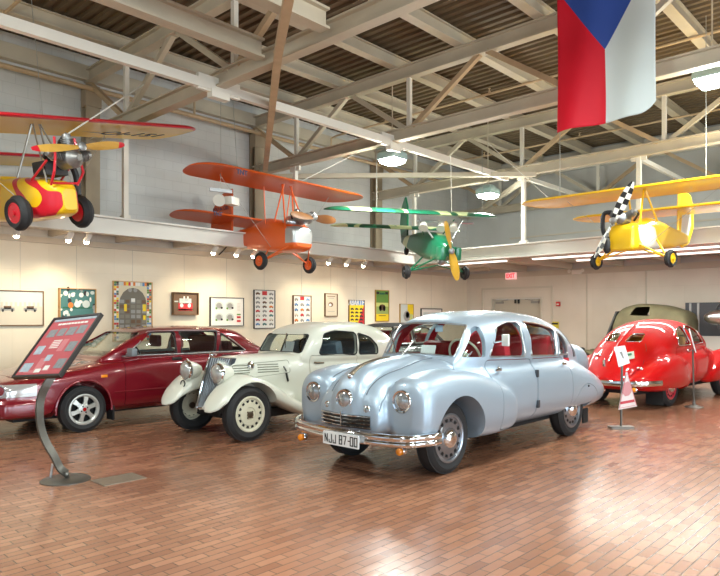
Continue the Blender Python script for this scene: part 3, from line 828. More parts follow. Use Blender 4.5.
fend = [(.62,.61,.13,.44,.70,.86,2.8,2.2), (.58,.62,.22,.38,.72,.95,3,2.3), (.44,.62,.262,.33,.74,1.0,3,2.4), (.1,.62,.268,.33,.74,1.04,3,2.4), (-.3,.62,.268,.3,.72,1.01,3,2.4), (-.7,.63,.26,.29,.66,.92,3,2.4), (-1.0,.65,.235,.31,.60,.80,3,2.6), (-1.12,.66,.19,.34,.56,.70,2.8,2.5), (-1.16,.66,.12,.4,.53,.6,2.5,2.2)]
gh = [(-.36,0,.52,.95,1.06,1.10,3,3.0), (-.45,0,.56,.92,1.06,1.22,3,3.2), (-.56,0,.60,.9,1.07,1.40,3,3.2), (-.68,0,.64,.9,1.08,1.53,3,3.0), (-.85,0,.68,.9,1.08,1.59,3,2.8), (-1.2,0,.73,.9,1.08,1.63,3,2.7), (-1.7,0,.75,.9,1.08,1.645,3,2.6), (-2.3,0,.73,.9,1.08,1.62,3,2.5),
      (-2.8,0,.66,.88,1.05,1.545,3,2.3), (-3.2,0,.56,.8,.98,1.42,3,2.1), (-3.6,0,.44,.7,.88,1.24,3,2), (-3.95,0,.30,.6,.76,1.02,3,2), (-4.25,0,.15,.5,.62,.76,3,2)]
ear = [(-3.25,.36,.06,.86,1.0,1.12,2,2), (-3.45,.38,.13,.82,.98,1.18,2,2), (-3.7,.37,.14,.78,.93,1.14,2,2), (-3.95,.33,.11,.72,.86,1.02,2,2), (-4.15,.28,.05,.68,.78,.86,2,2)]
fin = [(-2.9,0,.02,1.3,1.45,1.56,2,2), (-3.3,0,.022,1.2,1.4,1.47,2,2), (-3.9,0,.022,.8,1.0,1.14,2,2), (-4.3,0,.02,.5,.6,.78,2,2)]
mid = [(.785,0,.12,.48,.60,.70,3,3), (.75,0,.19,.46,.62,.84,3,3.4), (.66,0,.215,.44,.64,.985,3,3.4), (.46,0,.23,.44,.66,1.08,3,3.2), (.2,0,.25,.44,.66,1.125,3,3), (-.3,0,.30,.44,.66,1.15,3,3), (-.5,0,.3,.5,.7,1.12,3,3)]
solids = [sloft(hull, 80, 64), sloft(gh, 80, 64), sloft(mid, 60, 48)]
for s in (1, -1): solids += [sloft(fend, 60, 48, side=s), sloft(ear, 40, 32, side=s)]
wf = rpoly([(-.80,1.125), (-1.47,1.105), (-1.56,1.505), (-1.30,1.50), (-1.05,1.45)], .05)
wr = rpoly([(-1.61,1.105), (-2.30,1.08), (-2.43,1.40), (-2.05,1.48), (-1.69,1.505)], .04)
wq = rpoly([(-2.38,1.08), (-2.72,1.08), (-2.70,1.22), (-2.60,1.32), (-2.50,1.385)], .04)
scoop = rpoly([(-2.86,1.40), (-3.02,1.38), (-3.2,1.26), (-3.28,1.10), (-3.26,1.02), (-3.10,1.02), (-3.06,1.2)], .03)
wsc = rpoly([(-.485,1.135), (-.2,1.15), (.2,1.15), (.485,1.135), (.47,1.47), (.2,1.49), (-.2,1.49), (-.47,1.47)], .03)
side_pane = rpoly([(-.455,1.13), (-.752,1.125), (-.80,1.455), (-.70,1.46)], .025)
back = rpoly([(-.22,1.22), (.22,1.22), (.2,1.42), (-.2,1.42)], .05)
cuts = []
for s in (1, -1):
    for p in (wf, wr, wq): cuts.append(xz(p, s*.3 if s > 0 else -1.3, 1.3 if s > 0 else -.3))
    b = xz(side_pane, s*.515 if s > 0 else -1.3, 1.3 if s > 0 else -.515); cuts.append(b)
cuts.append(lz(wsc, .4, -.82))
cuts.append(lz(back, -2.9, -4.2))
cav1 = sloft(gh, 80, 64, off=.045); tub = MB(); tub.prism([(-.50,.62),(.50,.62),(.66,1.0),(.70,1.3),(.70,2.75),(-.70,2.75),(-.70,1.3),(-.66,1.0)], .44, 1.16, 'xy')
win_cuts = [MB().merge(c) for c in cuts]
D = []
for nm, po in (('front_door', [(-.745,.345), (-1.60,.335), (-1.60,1.075), (-.745,1.095)]), ('rear_door', [(-1.612,.335), (-2.40,.335), (-2.5,.5), (-2.5,1.055), (-1.612,1.075)])):
    po = rpoly(po, .06); D.append((nm, xz(po, .44, 1.3), xz(shrink(po, .008), .44, 1.3)))
spat = rpoly([(-2.50,.20), (-2.55,.45), (-2.74,.64), (-2.98,.70), (-3.25,.62), (-3.46,.46), (-3.52,.20)], .08)
D.append(('wheel_spat', xz(spat, .6, 1.3), xz(shrink(spat, .007), .6, 1.3)))
hp = rpoly([(-.40,.85), (.40,.85), (.40,.45), (.50,-.1), (.54,-.36), (-.54,-.36), (-.50,-.1), (-.40,.45)], .04)
L_ = [('hood', lf(hp, .66, 1.4), lf(shrink(hp, .005), .66, 1.4))]
arches = [arch(0, .36, .43, .30, 1.2), arch(0, .36, .43, -1.2, -.30), arch(-2.8, .36, .40, .45, .80), arch(-2.8, .36, .40, -.80, -.45)]
R_ = car_body(car, solids, M_silver, .02, 8, arches, [cav1, tub], win_cuts, D, L_)
raw = R_['raw']
# glazing and trimmed interior
sh = shell(gh, .016, .026, nf=80, nr=64)
for c in cuts[:8]+[cuts[8], cuts[9]]: pass
for nm, cs in (('side_glass', cuts[0:8]), ('windscreen', cuts[8:9]), ('rear_glass', cuts[9:10])):
    for c in cs:
        g = carve(sh, c, 'INTERSECT', keep=True)
        if len(g.polygons): part(nm, g, [M_glass], car)
ln = shell(gh, .050, .058, nf=80, nr=64)
for c in cuts: ln = carve(ln, c)
ln = carve(ln, (lambda m: (m.box((0, 1.0, .55), (3, 10, 1.05)), m)[1])(MB()))
part('headliner', ln, [M_redcloth], car)
b = MB(); q = [(-.485,.64),(.485,.64),(.645,1.0),(.685,1.3),(.685,2.73),(-.685,2.73),(-.685,1.3),(-.645,1.0)]
b.prism(q, .445, .47, 'xy')
for (x0, y0), (x1, y1) in zip(q, q[1:]+q[:1]): b.bar((x0,y0,.75), (x1,y1,.75), .018, .56)
obj('interior_trim', b, M_redcloth, car)
b = MB(); b.box((0, .72, 1.04), (1.0, .16, .1)); obj('dashboard', b, mat('dashboard_grey', (96,92,90), .5), car, bevel=.03)
for k, ll in enumerate((.235, -.235, .41, -.41)):
    e = .14 if k > 1 else .04
    q = top_pts(raw, [(ll*(1+(.30 if k > 1 else .05)*(.66-f)/1.0), f) for f in np.linspace(.70 if k < 2 else .5, -.34, 30)], .002)
    b = MB(); b.tube(q, .0055, 6); obj('hood_seam', b, M_seam, car)
bench(car, -1.2, .55, .6, .62, M_redcloth); bench(car, -2.25, .58, .6, .66, M_redcloth)
steer_wheel(car, (.32, .86, 1.13), .2, mat('ivory_plastic', (226,220,200), .35), .45)
# scoops
for s in (1, -1):
    sc = carve(shell(gh, -.004, .012, nf=80, nr=64), xz(scoop, s*.25 if s > 0 else -1.2, 1.2 if s > 0 else -.25), 'INTERSECT')
    if len(sc.polygons): part('air_scoop', sc, [mat('dark_louvre', (52,60,66), .45, .3)], car)
obj('tail_fin', sloft(fin, 30, 16), M_silver, car)
# wheels
for s in (1, -1):
    wheel(car, s*.63, 0, .355, .17, s, mat('silver_wheel_paint', (150,157,166), .28, .85, coat=.3), 'vent', .66, M_chrome)
    wheel(car, s*.62, -2.8, .355, .17, s, MATS['silver_wheel_paint'], 'vent', .66, M_chrome)
# lamps
for l, z, r, nm in ((.605,.765,.105,'headlamp'), (-.605,.765,.105,'headlamp'), (0,.745,.10,'headlamp'), (.26,.665,.045,'side_lamp'), (-.26,.665,.045,'side_lamp')):
    p = front_pts(raw, [(l, z)])
    if p: lamp(car, p[0]+Vector((0,.012,0)), r, nm, depth=.06 if r > .06 else .03)
# hood trim strip, grille
pts = top_pts(raw, [(0, .665-.045*k) for k in range(14)], .004)
b = MB(); b.tube(pts, [.03]+[.022-.0009*k for k in range(len(pts)-1)], 10); o = obj('hood_strip', b, mat('bronze_strip', (120,108,92), .3, .8), car)
b = MB(); b.ell(pts[0]+Vector((0,-.01,-.01)), (.032,.03,.035), 16, 10); obj('hood_badge', b, M_chrome, o)
zs = (.50, .535, .57, .605)
b = MB(); rows = [front_pts(raw, [(l, z) for l in np.linspace(-.32, .32, 17)], .006) for z in np.linspace(.485, .615, 6)]
if len({len(r) for r in rows}) == 1: b.grid(rows)
g = obj('grille', b, M_dark, car)
for z in zs:
    b = MB(); b.tube(front_pts(raw, [(l, z) for l in np.linspace(-.33, .33, 17)], .012), .0095, 8); obj('grille_bar', b, M_chrome, g)
b = MB(); p = front_pts(raw, [(0, .56)], .02)[0]; b.bar(p+Vector((0,0,-.06)), p+Vector((0,0,.08)), .03, .012); obj('grille_badge', b, M_chrome, g)
# bumper
bp = arc_pts([(-.89,-.40,.43), (-.875,-.55,.43), (-.70,-.74,.42), (-.3,-.84,.42), (0,-.86,.42), (.3,-.84,.42), (.70,-.74,.42), (.865,-.53,.43), (.88,-.40,.43)], 64)
prof = [(-.01,-.06), (.02,-.055), (.034,-.035), (.03,-.012), (.022,-.004), (.022,.004), (.03,.012), (.034,.035), (.02,.055), (-.01,.06)]
o = obj('bumper', sweep(bp, prof), M_chrome, car, ang=50)
po = plate_text(car, 'N', Vector((.09, -.905, .385)), .48, .125, .115, .80)
for ch in list(po.children): bpy.data.objects.remove(ch)
b = MB(); hh, st, wd_ = .040, .0095, .0165
def bar2(x0, z0, x1, z1): b.bar((x0, -.9155, .385+z0), (x1, -.9155, .385+z1), st, .002, up=(0,1,0))
def seg(cx, ss):
    for c in ss:
        if c == 't': bar2(cx-wd_-st/2, hh, cx+wd_+st/2, hh)
        if c == 'm': bar2(cx-wd_, 0, cx+wd_, 0)
        if c == 'b': bar2(cx-wd_-st/2, -hh, cx+wd_+st/2, -hh)
        if c == 'l': bar2(cx-wd_, -hh, cx-wd_, hh)
        if c == 'r': bar2(cx+wd_, -hh, cx+wd_, hh)
        if c == 'u': bar2(cx-wd_, 0, cx-wd_, hh)
        if c == 'v': bar2(cx-wd_, -hh, cx-wd_, -.012)
        if c == 'd': bar2(cx-wd_, hh, cx+wd_, -hh)
        if c == 's': bar2(cx+wd_, hh, cx-wd_*.3, -hh)
for cx, ss in ((-.175,'lrd'), (-.117,'rbv'), (-.062,'rbv'), (.022,'lrtmb'), (.078,'ts'), (.122,'m'), (.167,'lrtb'), (.220,'lrtb')):
    if ss == 'm': bar2(cx+.068, 0, cx+.092, 0)
    else: seg(cx+.072, ss)
obj('lettering', b, M_ink, po)
for l, f, z in ((-.66,.72,.29), (.60,.62,.30)):
    b = MB(); b.tube([(l, -f+.05, z+.06), (l, -f, z+.02)], .012, 8); b.lathe([(.042,-.03),(.045,.0),(.04,.01)], (l, -f-.0, z), R=Vector((0,0,1)).rotation_difference(Vector((0,-1,0))).to_matrix(), n=18); i_ = obj('indicator', b, M_chrome, car)
    b = MB(); b.ell((l, -f-.03, z), (.036,.03,.036), 16, 10); obj('lens', b, M_amber, i_)
# window frames in bright metal, handles, hinges
for p, nm in ((wf,'window_trim'), (wr,'window_trim'), (wq,'window_trim')):
    q = side_pts(raw, [(a, c) for a, c in p], 1, .002)
    b = MB(); b.tube(q, .011, 6, closed=True); obj(nm, b, M_alu, car)
q = front_pts(raw, wsc, .003); b = MB(); b.tube(q, .010, 6, closed=True); obj('windscreen_seal', b, M_alu, car)
for (f, z), (df) in (((-.93,.965), .12), ((-2.38,.955), .10)):
    p = side_pts(raw, [(f, z)], 1, .03)[0]
    b = MB(); b.tube([p+Vector((-.03,0,0)), p], .016, 10); b.tube([p, p+Vector((0,-df,-.005))], [.016,.011], 10); b.ell(p+Vector((-.03,0,0)), (.008,.034,.034), 14, 8)
    dr = R_['front_door'][0] if f > -1.5 else R_['rear_door'][0]
    obj('door_handle', b, M_chrome, dr)
for z in (.9, .55):
    p = side_pts(raw, [(-1.606, z)], 1, .008)[0]; b = MB(); b.box(p, (.03, .05, .09)); obj('door_hinge', b, mat('hinge_steel', (70,74,80), .4, .5), car, bevel=.008)
p = side_pts(raw, [(-2.98, .655)], 1, .004)[0]; b = MB(); b.ell(p, (.012,.016,.016), 12, 8); obj('spat_lock', b, M_ink, car)
# mirror, wipers, tail lamps, cards
b = MB(); b.tube([(.70, .84, 1.28), (.80, .86, 1.30)], .01, 8); mo = obj('door_mirror', b, M_chrome, car)
b = MB(); b.box((.84, .87, 1.31), (.10, .03, .13), rz=-.25); obj('mirror_head', b, mat('mirror_back_cream', (214,214,206), .3, .2), mo, bevel=.012)
for l0, l1 in ((-.28, -.46), (.1, -.1)):
    a, c = front_pts(raw, [(l0, 1.13), (l1, 1.30)], .02) if len(front_pts(raw, [(l0, 1.13), (l1, 1.30)], .02)) == 2 else (Vector((l0,.40,1.13)), Vector((l1,.5,1.30)))
    wiper(car, a, c, c+(c-a)*.5)
b = MB(); b.lathe([(.045,-.05),(.05,.04),(.035,.06),(0,.065)], (.52, 4.16, .47), R=Vector((0,0,1)).rotation_difference(Vector((.5,.85,0))).to_matrix(), n=20); o = obj('tail_lamp', b, M_chrome, car)
b = MB(); b.ell((.545, 4.205, .47), (.034,.034,.034), 14, 8); obj('lens', b, M_redlens, o)
b = MB(); b.box((.80, 3.35, .2), (.02, .16, .2)); b.v = [(x-.16, y, z) for x, y, z in b.v]; obj('mud_flap', b, M_under, car)
b = MB(); b.box((0, 1.6, .30), (1.1, 3.6, .1)); obj('underbody', b, M_under, car)
o = obj('dash_placard', (lambda m: (m.box((0,0,0), (.2,.008,.15), R=Matrix.Rotation(-.3,3,'X')), m)[1])(MB()), M_plate, loc=(7.5-.05, -12.75+.66, 1.165)); tag(o, 'white placard standing behind the windscreen of the silver saloon', 'placard')
o = obj('windscreen_ticket', (lambda m: (m.box((0,0,0), (.10,.006,.075)), m)[1])(MB()), mat('pale_blue_card', (190,214,236), .5), loc=(7.5+.08, -12.75+.70, 1.43)); tag(o, 'pale blue ticket at the top of the silver saloon windscreen', 'ticket')
# ------------------------------------------------------------------ cream thirties coupe
M_cream = mat('cream_enamel', (216,217,203), .28, 0, coat=.6, coat_rough=.04)
M_creamseat = mat('blue_grey_cloth', (84,98,112), .7, noise=(14,.12))
car = thing('vintage_coupe', 'cream two-door thirties coupe with upright grille between separate round headlamps', 'car', (4.75, -13.08, 0))
hull = [(.09,0,.17,.42,.7,1.0,4,3), (.0,0,.23,.36,.7,1.03,4,3.4), (-.4,0,.32,.3,.7,1.045,4,3.6), (-.8,0,.42,.28,.7,1.05,4,3.6), (-1.1,0,.54,.27,.7,1.06,4,4), (-1.6,0,.62,.27,.7,1.03,4,4), (-2.3,0,.63,.27,.7,1.02,4,4), (-2.9,0,.55,.29,.68,.98,3.5,3), (-3.3,0,.42,.32,.62,.84,3,2.5), (-3.55,0,.22,.36,.52,.62,2.5,2)]
gh = [(-1.02,0,.50,.9,1.0,1.05,4,4), (-1.08,0,.53,.9,1.0,1.16,4,4), (-1.15,0,.55,.9,1.0,1.28,4,4), (-1.23,0,.57,.9,1.0,1.37,4,3.8), (-1.45,0,.60,.9,1.0,1.455,4,3.4), (-1.8,0,.62,.9,1.0,1.495,4,3.2), (-2.3,0,.62,.9,1.0,1.495,4,3), (-2.7,0,.59,.9,.99,1.44,4,2.8), (-3.0,0,.53,.85,.97,1.34,4,2.5), (-3.25,0,.44,.8,.92,1.18,3,2.3), (-3.42,0,.33,.7,.85,1.0,3,2.1), (-3.55,0,.2,.6,.7,.8,3,2)]
fr = [(.52,.50,.07,.385,.41,.43,2.4,2), (.46,.50,.17,.41,.46,.52,2.4,2), (.36,.51,.22,.49,.555,.64,2.6,2.1), (.18,.515,.24,.55,.65,.79,2.8,2.2), (.02,.52,.24,.58,.68,.835,2.8,2.3), (-.16,.53,.225,.56,.66,.80,2.8,2.3), (-.38,.56,.195,.46,.56,.70,2.8,2.3), (-.62,.58,.165,.34,.44,.55,2.8,2.2), (-.86,.60,.135,.25,.34,.42,2.8,2.4), (-1.1,.60,.13,.23,.28,.335,3,3), (-1.6,.60,.13,.23,.265,.30,4,4), (-2.0,.60,.13,.23,.28,.33,4,3)]
rr = [(-1.9,.58,.1,.25,.33,.42,3,2.4), (-2.15,.59,.14,.26,.45,.66,3,2.3), (-2.55,.6,.155,.28,.5,.80,3,2.3), (-2.95,.59,.14,.28,.46,.70,3,2.2), (-3.25,.57,.1,.3,.4,.5,2.5,2.1), (-3.4,.56,.05,.3,.36,.4,2,2)]
apron = [(.30,0,.10,.36,.385,.41,3,3), (.18,0,.26,.37,.41,.46,3,3), (.05,0,.38,.39,.45,.54,4,3), (-.2,0,.42,.38,.48,.62,4,3), (-.9,0,.48,.3,.45,.55,4,4)]
solids = [sloft(hull, 70, 56), sloft(gh, 80, 60), sloft(apron, 40, 40)]
for s in (1, -1): solids += [sloft(fr, 70, 40, side=s), sloft(rr, 50, 40, side=s)]
wf = rpoly([(-1.27,1.035), (-2.01,1.01), (-2.04,1.335), (-1.62,1.365), (-1.40,1.32)], .06)
wq = rpoly([(-2.055,1.01), (-2.50,1.0), (-2.48,1.13), (-2.33,1.26), (-2.08,1.33)], .05)
ws = rpoly([(-.47,1.065), (.47,1.065), (.45,1.315), (-.45,1.315)], .045)
bk = rpoly([(-.22,1.15), (.22,1.15), (.20,1.30), (-.20,1.30)], .07)
cuts = []
for s in (1, -1):
    for p in (wf, wq): cuts.append(xz(p, s*.3 if s > 0 else -1.2, 1.2 if s > 0 else -.3))
cuts.append(lz(ws, -.7, -1.42)); cuts.append(lz(bk, -2.75, -3.6))
cav = sloft(gh, 80, 60, off=.04); tub = MB(); tub.prism([(-.46,1.16),(.46,1.16),(.54,1.5),(.54,2.75),(-.54,2.75),(-.54,1.5)], .4, 1.06, 'xy')
door = rpoly([(-1.13,.32), (-2.03,.32), (-2.03,1.0), (-1.13,1.03)], .05)
D = [('door', xz(door, .36, 1.2), xz(shrink(door, .007), .36, 1.2))]
panel = rpoly([(-.05,.80), (-.86,.80), (-.86,.97), (-.05,.93)], .03)
arches = [arch(0, .335, .415, .43, 1.2), arch(0, .335, .415, -1.2, -.43), arch(-2.55, .335, .40, .42, 1.2), arch(-2.55, .335, .40, -1.2, -.42)]
R_ = car_body(car, solids, M_cream, .02, 6, arches, [cav, tub], cuts, D)
raw = R_['raw']
sh = shell(gh, .016, .026, nf=80, nr=60)
for nm, cs in (('side_glass', cuts[0:4]), ('windscreen', cuts[4:5]), ('rear_glass', cuts[5:6])):
    for c in cs:
        g = carve(sh, c, 'INTERSECT', keep=True)
        if len(g.polygons): part(nm, g, [M_glass], car)
ln = shell(gh, .046, .054, nf=80, nr=60)
for c in cuts: ln = carve(ln, c)
ln = carve(ln, (lambda m: (m.box((0, 1.5, .5), (3, 10, 1.0)), m)[1])(MB()))
part('headliner', ln, [mat('pale_headliner', (168,166,158), .8)], car)
bench(car, -1.62, .5, .5, .62, M_creamseat); bench(car, -2.5, .5, .5, .62, M_creamseat)
steer_wheel(car, (.28, 1.36, 1.08), .19, M_black, .45)
# louvres: fine slots in the bonnet side
for f0, f1 in ((-.04, -.28), (-.40, -.70)):
    for k in range(4):
        z = .825+.032*k
        q = side_pts(raw, [(f, z) for f in np.linspace(f0, f1, 8)], 1, .002)
        if len(q) > 3: b = MB(); b.tube(q, .007, 6); obj('bonnet_louvre', b, mat('louvre_olive', (120,120,100), .5), car)
for poly in (panel,):
    q = side_pts(raw, [(a, c) for a, c in poly], 1, .001)
    b = MB(); b.tube(q, .0045, 6, closed=True); obj('bonnet_seam', b, mat('seam_olive', (150,150,134), .5), car)
# trafficator, handle, badge-like round mirror
p = side_pts(raw, [(-.80,.80)], 1, .02)[0]; b = MB(); b.bar(p, p+Vector((0,.03,-.12)), .02, .02); b.bar(p+Vector((0,0,.02)), p+Vector((0,-.05,.09)), .014, .014); obj('bonnet_latch', b, M_ink, car)
p = side_pts(raw, [(-1.22,.925)], 1, .03)[0]; b = MB(); b.tube([p+Vector((-.03,0,0)), p, p+Vector((0,.15,-.01))], .012, 8); obj('door_handle', b, mat('bronze_strip'), R_['door'][0])
p = side_pts(raw, [(-.30,.915)], 1, .0)[0]; b = MB(); b.lathe([(.05,-.02),(.055,.02),(.04,.035),(0,.04)], p, R=Vector((0,0,1)).rotation_difference(Vector((1,0,.3))).to_matrix(), n=20); obj('side_emblem', b, M_chrome, car)
# trim around glass
for p in (wf, wq):
    b = MB(); b.tube(side_pts(raw, p, 1, .001), .010, 6, closed=True); obj('window_seal', b, M_gap, car)
b = MB(); b.tube(front_pts(raw, ws, .001), .010, 6, closed=True); obj('windscreen_seal', b, M_gap, car)
b = MB(); q = front_pts(raw, [(0,1.06), (0,1.19), (0,1.32)], .0); b.tube([Vector((0,1.06,1.06)), Vector((0,1.19,1.32))], .012, 6); obj('windscreen_post', b, M_gap, car)
wiper(car, Vector((.04,1.14,1.33)), Vector((.10,1.06,1.22)), Vector((.14,1.03,1.12)))
# grille: two raked slatted faces meeting at a ridge
C0, C1 = Vector((0,-.34,.395)), Vector((0,-.14,1.04))
g = None
b = MB(); b.tube(arc_pts([C0, (C0+C1)/2+Vector((0,-.015,0)), C1, C1+Vector((0,.10,.03))], 12), .014, 8); g = obj('grille', b, M_chrome, car)
for s in (1, -1):
    S0, S1 = Vector((s*.125,-.20,.395)), Vector((s*.235,.04,1.02))
    b = MB(); b.tube([C0, S0, S0*.5+S1*.5+Vector((s*.01,-.01,0)), S1, C1], .011, 8); obj('grille_frame', b, M_chrome, g)
    b = MB(); off = Vector((0,.018,0)); b.add([C0+off, S0+off, S1+off, C1+off, C0+off*4, S0+off*4, S1+off*4, C1+off*4], [(0,1,2,3),(7,6,5,4),(0,4,5,1),(1,5,6,2),(2,6,7,3),(3,7,4,0)]); obj('grille_core', b, mat('grille_core_grey', (58,62,70), .5), g)
    for k in range(1, 10):
        t = k/10; b = MB(); b.bar(C0.lerp(S0, t), C1.lerp(S1, t), .007, .02, up=(0,1,0)); obj('grille_bar', b, M_alu, g)
b = MB(); b.ell((0,-.12,1.07), (.03,.03,.03), 12, 8); obj('radiator_cap', b, M_chrome, car)
# free-standing headlamps on stalks
for s in (1, -1):
    c = Vector((s*.36,-.26,.85)); R = Vector((0,0,1)).rotation_difference(Vector((0,-1,0))).to_matrix()
    b = MB(); b.lathe([(.0,-.21),(.06,-.20),(.10,-.13),(.122,-.03),(.126,0)], c, R=R, n=32); b.tube([c+Vector((0,.08,-.1)), Vector((s*.40,-.14,.6))], .02, 8); b.bar(c+Vector((0,.05,.11)), c+Vector((0,.0,.16)), .012, .012); o = obj('headlamp', b, M_cream, car)
    b = MB(); b.ring([(.115,-.01),(.132,-.01),(.134,.012),(.122,.03),(.112,.02)], c, R=R, n=32); obj('bezel', b, M_chrome, o)
    b = MB(); b.lathe([(.118,0),(.118,.02),(.1,.05),(.06,.072),(0,.082)], c, R=R, n=32); obj('lens', b, mat('milky_lamp_lens', (186,188,184), .12, .5, coat=1., noise=(22,.35)), o)
    b = MB(); b.tube([c+Vector((-.0+.05*math.cos(a), -.06, -.17+.04*math.sin(a))) for a in np.linspace(0, 2*PI, 20, endpoint=False)], .008, 6, closed=True)
    if s < 0: obj('horn_ring', b, M_ink, car)
for s in (1, -1):
    wheel(car, s*.61, 0, .345, .135, s, mat('cream_wheel_paint', (214,210,186), .35, coat=.3), 'vent', .62, None)
    wheel(car, s*.61, -2.55, .345, .135, s, MATS['cream_wheel_paint'], 'vent', .62, None)
    b = MB(); b.lathe([(.045,-.02),(.04,.03),(.02,.035),(.0,.035)], (s*.66,0,.335), axis='x', n=16) if s > 0 else b.lathe([(.04,0),(.045,.05)], (-.68,0,.335), axis='x', n=16)
    for k in range(4):
        a = PI/4+k*PI/2; b.ell((s*.672, .05*math.cos(a), .335+.05*math.sin(a)), (.014,.012,.012), 8, 6)
    obj('axle_hub', b, mat('bronze_strip'), car)
b = MB(); b.box((0, .05, .27), (1.0, .12, .08)); b.box((0, .1, .34), (.5, .5, .1)); b.box((0, 1.9, .28), (.9, 3.0, .1)); obj('chassis', b, M_under, car)
b = MB(); b.box((.36, -.02, .42), (.16, .36, .16)); b.tube([(.2,-.1,.42), (.5,-.05,.36)], .03, 8); obj('suspension', b, M_under, car)
o = obj('dash_placard', (lambda m: (m.box((0,0,0), (.24,.008,.16), R=Matrix.Rotation(-.25,3,'X')), m)[1])(MB()), mat('grey_card', (190,192,194), .5), loc=(4.75-.02, -13.08+1.22, 1.13)); tag(o, 'grey placard behind the windscreen of the cream coupe', 'placard')
# ------------------------------------------------------------------ burgundy eighties saloon
M_burg = mat('burgundy_paint', (118,15,30), .26, .15, coat=.8, coat_rough=.03)
M_brown = mat('maroon_cloth', (128,70,66), .7)
car = thing('saloon_car', 'burgundy four-door saloon with six-spoke alloy wheels behind the information stand', 'car', (2.4, -14.21, 0))
hull = [(1.06,0,.62,.36,.55,.66,4,4), (1.02,0,.76,.26,.55,.72,5,4), (.85,0,.82,.22,.56,.77,5,4), (.4,0,.85,.2,.6,.84,5,4.5), (0,0,.86,.2,.62,.90,5,4.5), (-.5,0,.865,.2,.64,.97,5,5), (-1.2,0,.865,.2,.65,1.0,5,6), (-2.6,0,.865,.2,.65,1.0,5,6), (-3.2,0,.86,.22,.65,.99,5,5), (-3.7,0,.83,.27,.62,.95,5,5), (-3.95,0,.78,.34,.6,.9,4,4), (-4.02,0,.7,.4,.6,.84,4,4)]
bump = [(1.12,0,.60,.30,.38,.50,4,4), (1.08,0,.78,.26,.38,.53,5,5), (.9,0,.86,.24,.38,.53,5,5), (.55,0,.872,.24,.38,.53,5,5), (.42,0,.86,.26,.38,.5,5,5)]
gh = [(-.30,0,.68,.85,.95,.985,5,5), (-.52,0,.71,.85,.97,1.12,5,5), (-.80,0,.72,.85,.98,1.27,5,4.6), (-1.02,0,.73,.85,.98,1.375,5,4.4), (-1.25,0,.74,.85,.98,1.41,5,4.2), (-1.8,0,.745,.85,.98,1.425,5,4.2), (-2.4,0,.74,.85,.98,1.41,5,4.2), (-2.68,0,.73,.85,.98,1.365,5,4.2), (-2.95,0,.71,.85,.97,1.2,5,4.5), (-3.25,0,.68,.85,.95,1.02,5,5), (-3.4,0,.64,.85,.93,.96,5,5)]
solids = [sloft(hull, 80, 64), sloft(gh, 80, 64), sloft(bump, 40, 56)]
wf = rpoly([(-.66,1.01), (-1.47,1.01), (-1.47,1.335), (-1.08,1.33)], .03)
wr = rpoly([(-1.55,1.01), (-2.17,1.01), (-2.24,1.33), (-1.55,1.335)], .03)
wq = rpoly([(-2.24,1.01), (-2.76,1.01), (-2.31,1.305)], .03)
ws = rpoly([(-.62,1.005), (.62,1.005), (.56,1.335), (-.56,1.335)], .04)
bk = rpoly([(-.58,1.04), (.58,1.04), (.52,1.32), (-.52,1.32)], .04)
cuts = []
for s in (1, -1):
    for p in (wf, wr, wq): cuts.append(xz(p, s*.45 if s > 0 else -1.2, 1.2 if s > 0 else -.45))
cuts.append(lz(ws, .3, -1.25)); cuts.append(lz(bk, -2.5, -3.6))
cav = sloft(gh, 80, 64, off=.04); tub = MB(); tub.prism([(-.62,.75),(.62,.75),(.7,1.0),(.7,2.9),(-.7,2.9),(-.7,1.0)], .35, 1.0, 'xy')
D = []
for nm, po in (('front_door', [(-.58,.30), (-1.50,.30), (-1.50,.985), (-.58,.965)]), ('rear_door', [(-1.515,.30), (-2.28,.30), (-2.5,.60), (-2.5,.985), (-1.515,.985)])):
    po = rpoly(po, .04); D.append((nm, xz(po, .55, 1.2), xz(shrink(po, .008), .55, 1.2)))
hp = rpoly([(-.74,.80), (.74,.80), (.72,-.27), (-.72,-.27)], .05)
L_ = [('bonnet', lf(hp, .70, 1.3), lf(shrink(hp, .006), .70, 1.3))]
arches = [arch(0, .31, .38, .52, 1.2), arch(0, .31, .38, -1.2, -.52), arch(-2.98, .31, .36, .55, 1.2), arch(-2.98, .31, .36, -1.2, -.55)]
R_ = car_body(car, solids, M_burg, .022, 4, arches, [cav, tub], cuts, D, L_)
raw = R_['raw']
sh = shell(gh, .018, .026, nf=80, nr=64)
for nm, cs in (('side_glass', cuts[0:6]), ('windscreen', cuts[6:7]), ('rear_glass', cuts[7:8])):
    for c in cs:
        g = carve(sh, c, 'INTERSECT', keep=True)
        if len(g.polygons): part(nm, g, [M_glass], car)
ln = shell(gh, .046, .054, nf=80, nr=64)
for c in cuts: ln = carve(ln, c)
ln = carve(ln, (lambda m: (m.box((0, 1.5, .4), (3, 10, 1.14)), m)[1])(MB()))
part('headliner', ln, [mat('headliner_grey', (150,146,140), .7)], car)
for l in (.34, -.34):
    bench(car, -1.35, .24, .42, .66, M_brown, c=l)
    b = MB(); b.box((l, 1.72, 1.17), (.27, .09, .19)); obj('head_restraint', b, M_brown, car, bevel=.03)
    b = MB(); b.box((l, 2.66, 1.08), (.27, .09, .16)); obj('head_restraint', b, M_brown, car, bevel=.03)
bench(car, -2.3, .6, .42, .56, M_brown)
b = MB(); b.box((0, .72, .98), (1.2, .22, .1)); obj('dashboard', b, mat('brown_dashboard', (104,80,62), .6), car, bevel=.03)
steer_wheel(car, (.34, .98, 1.02), .19, M_black, .5)
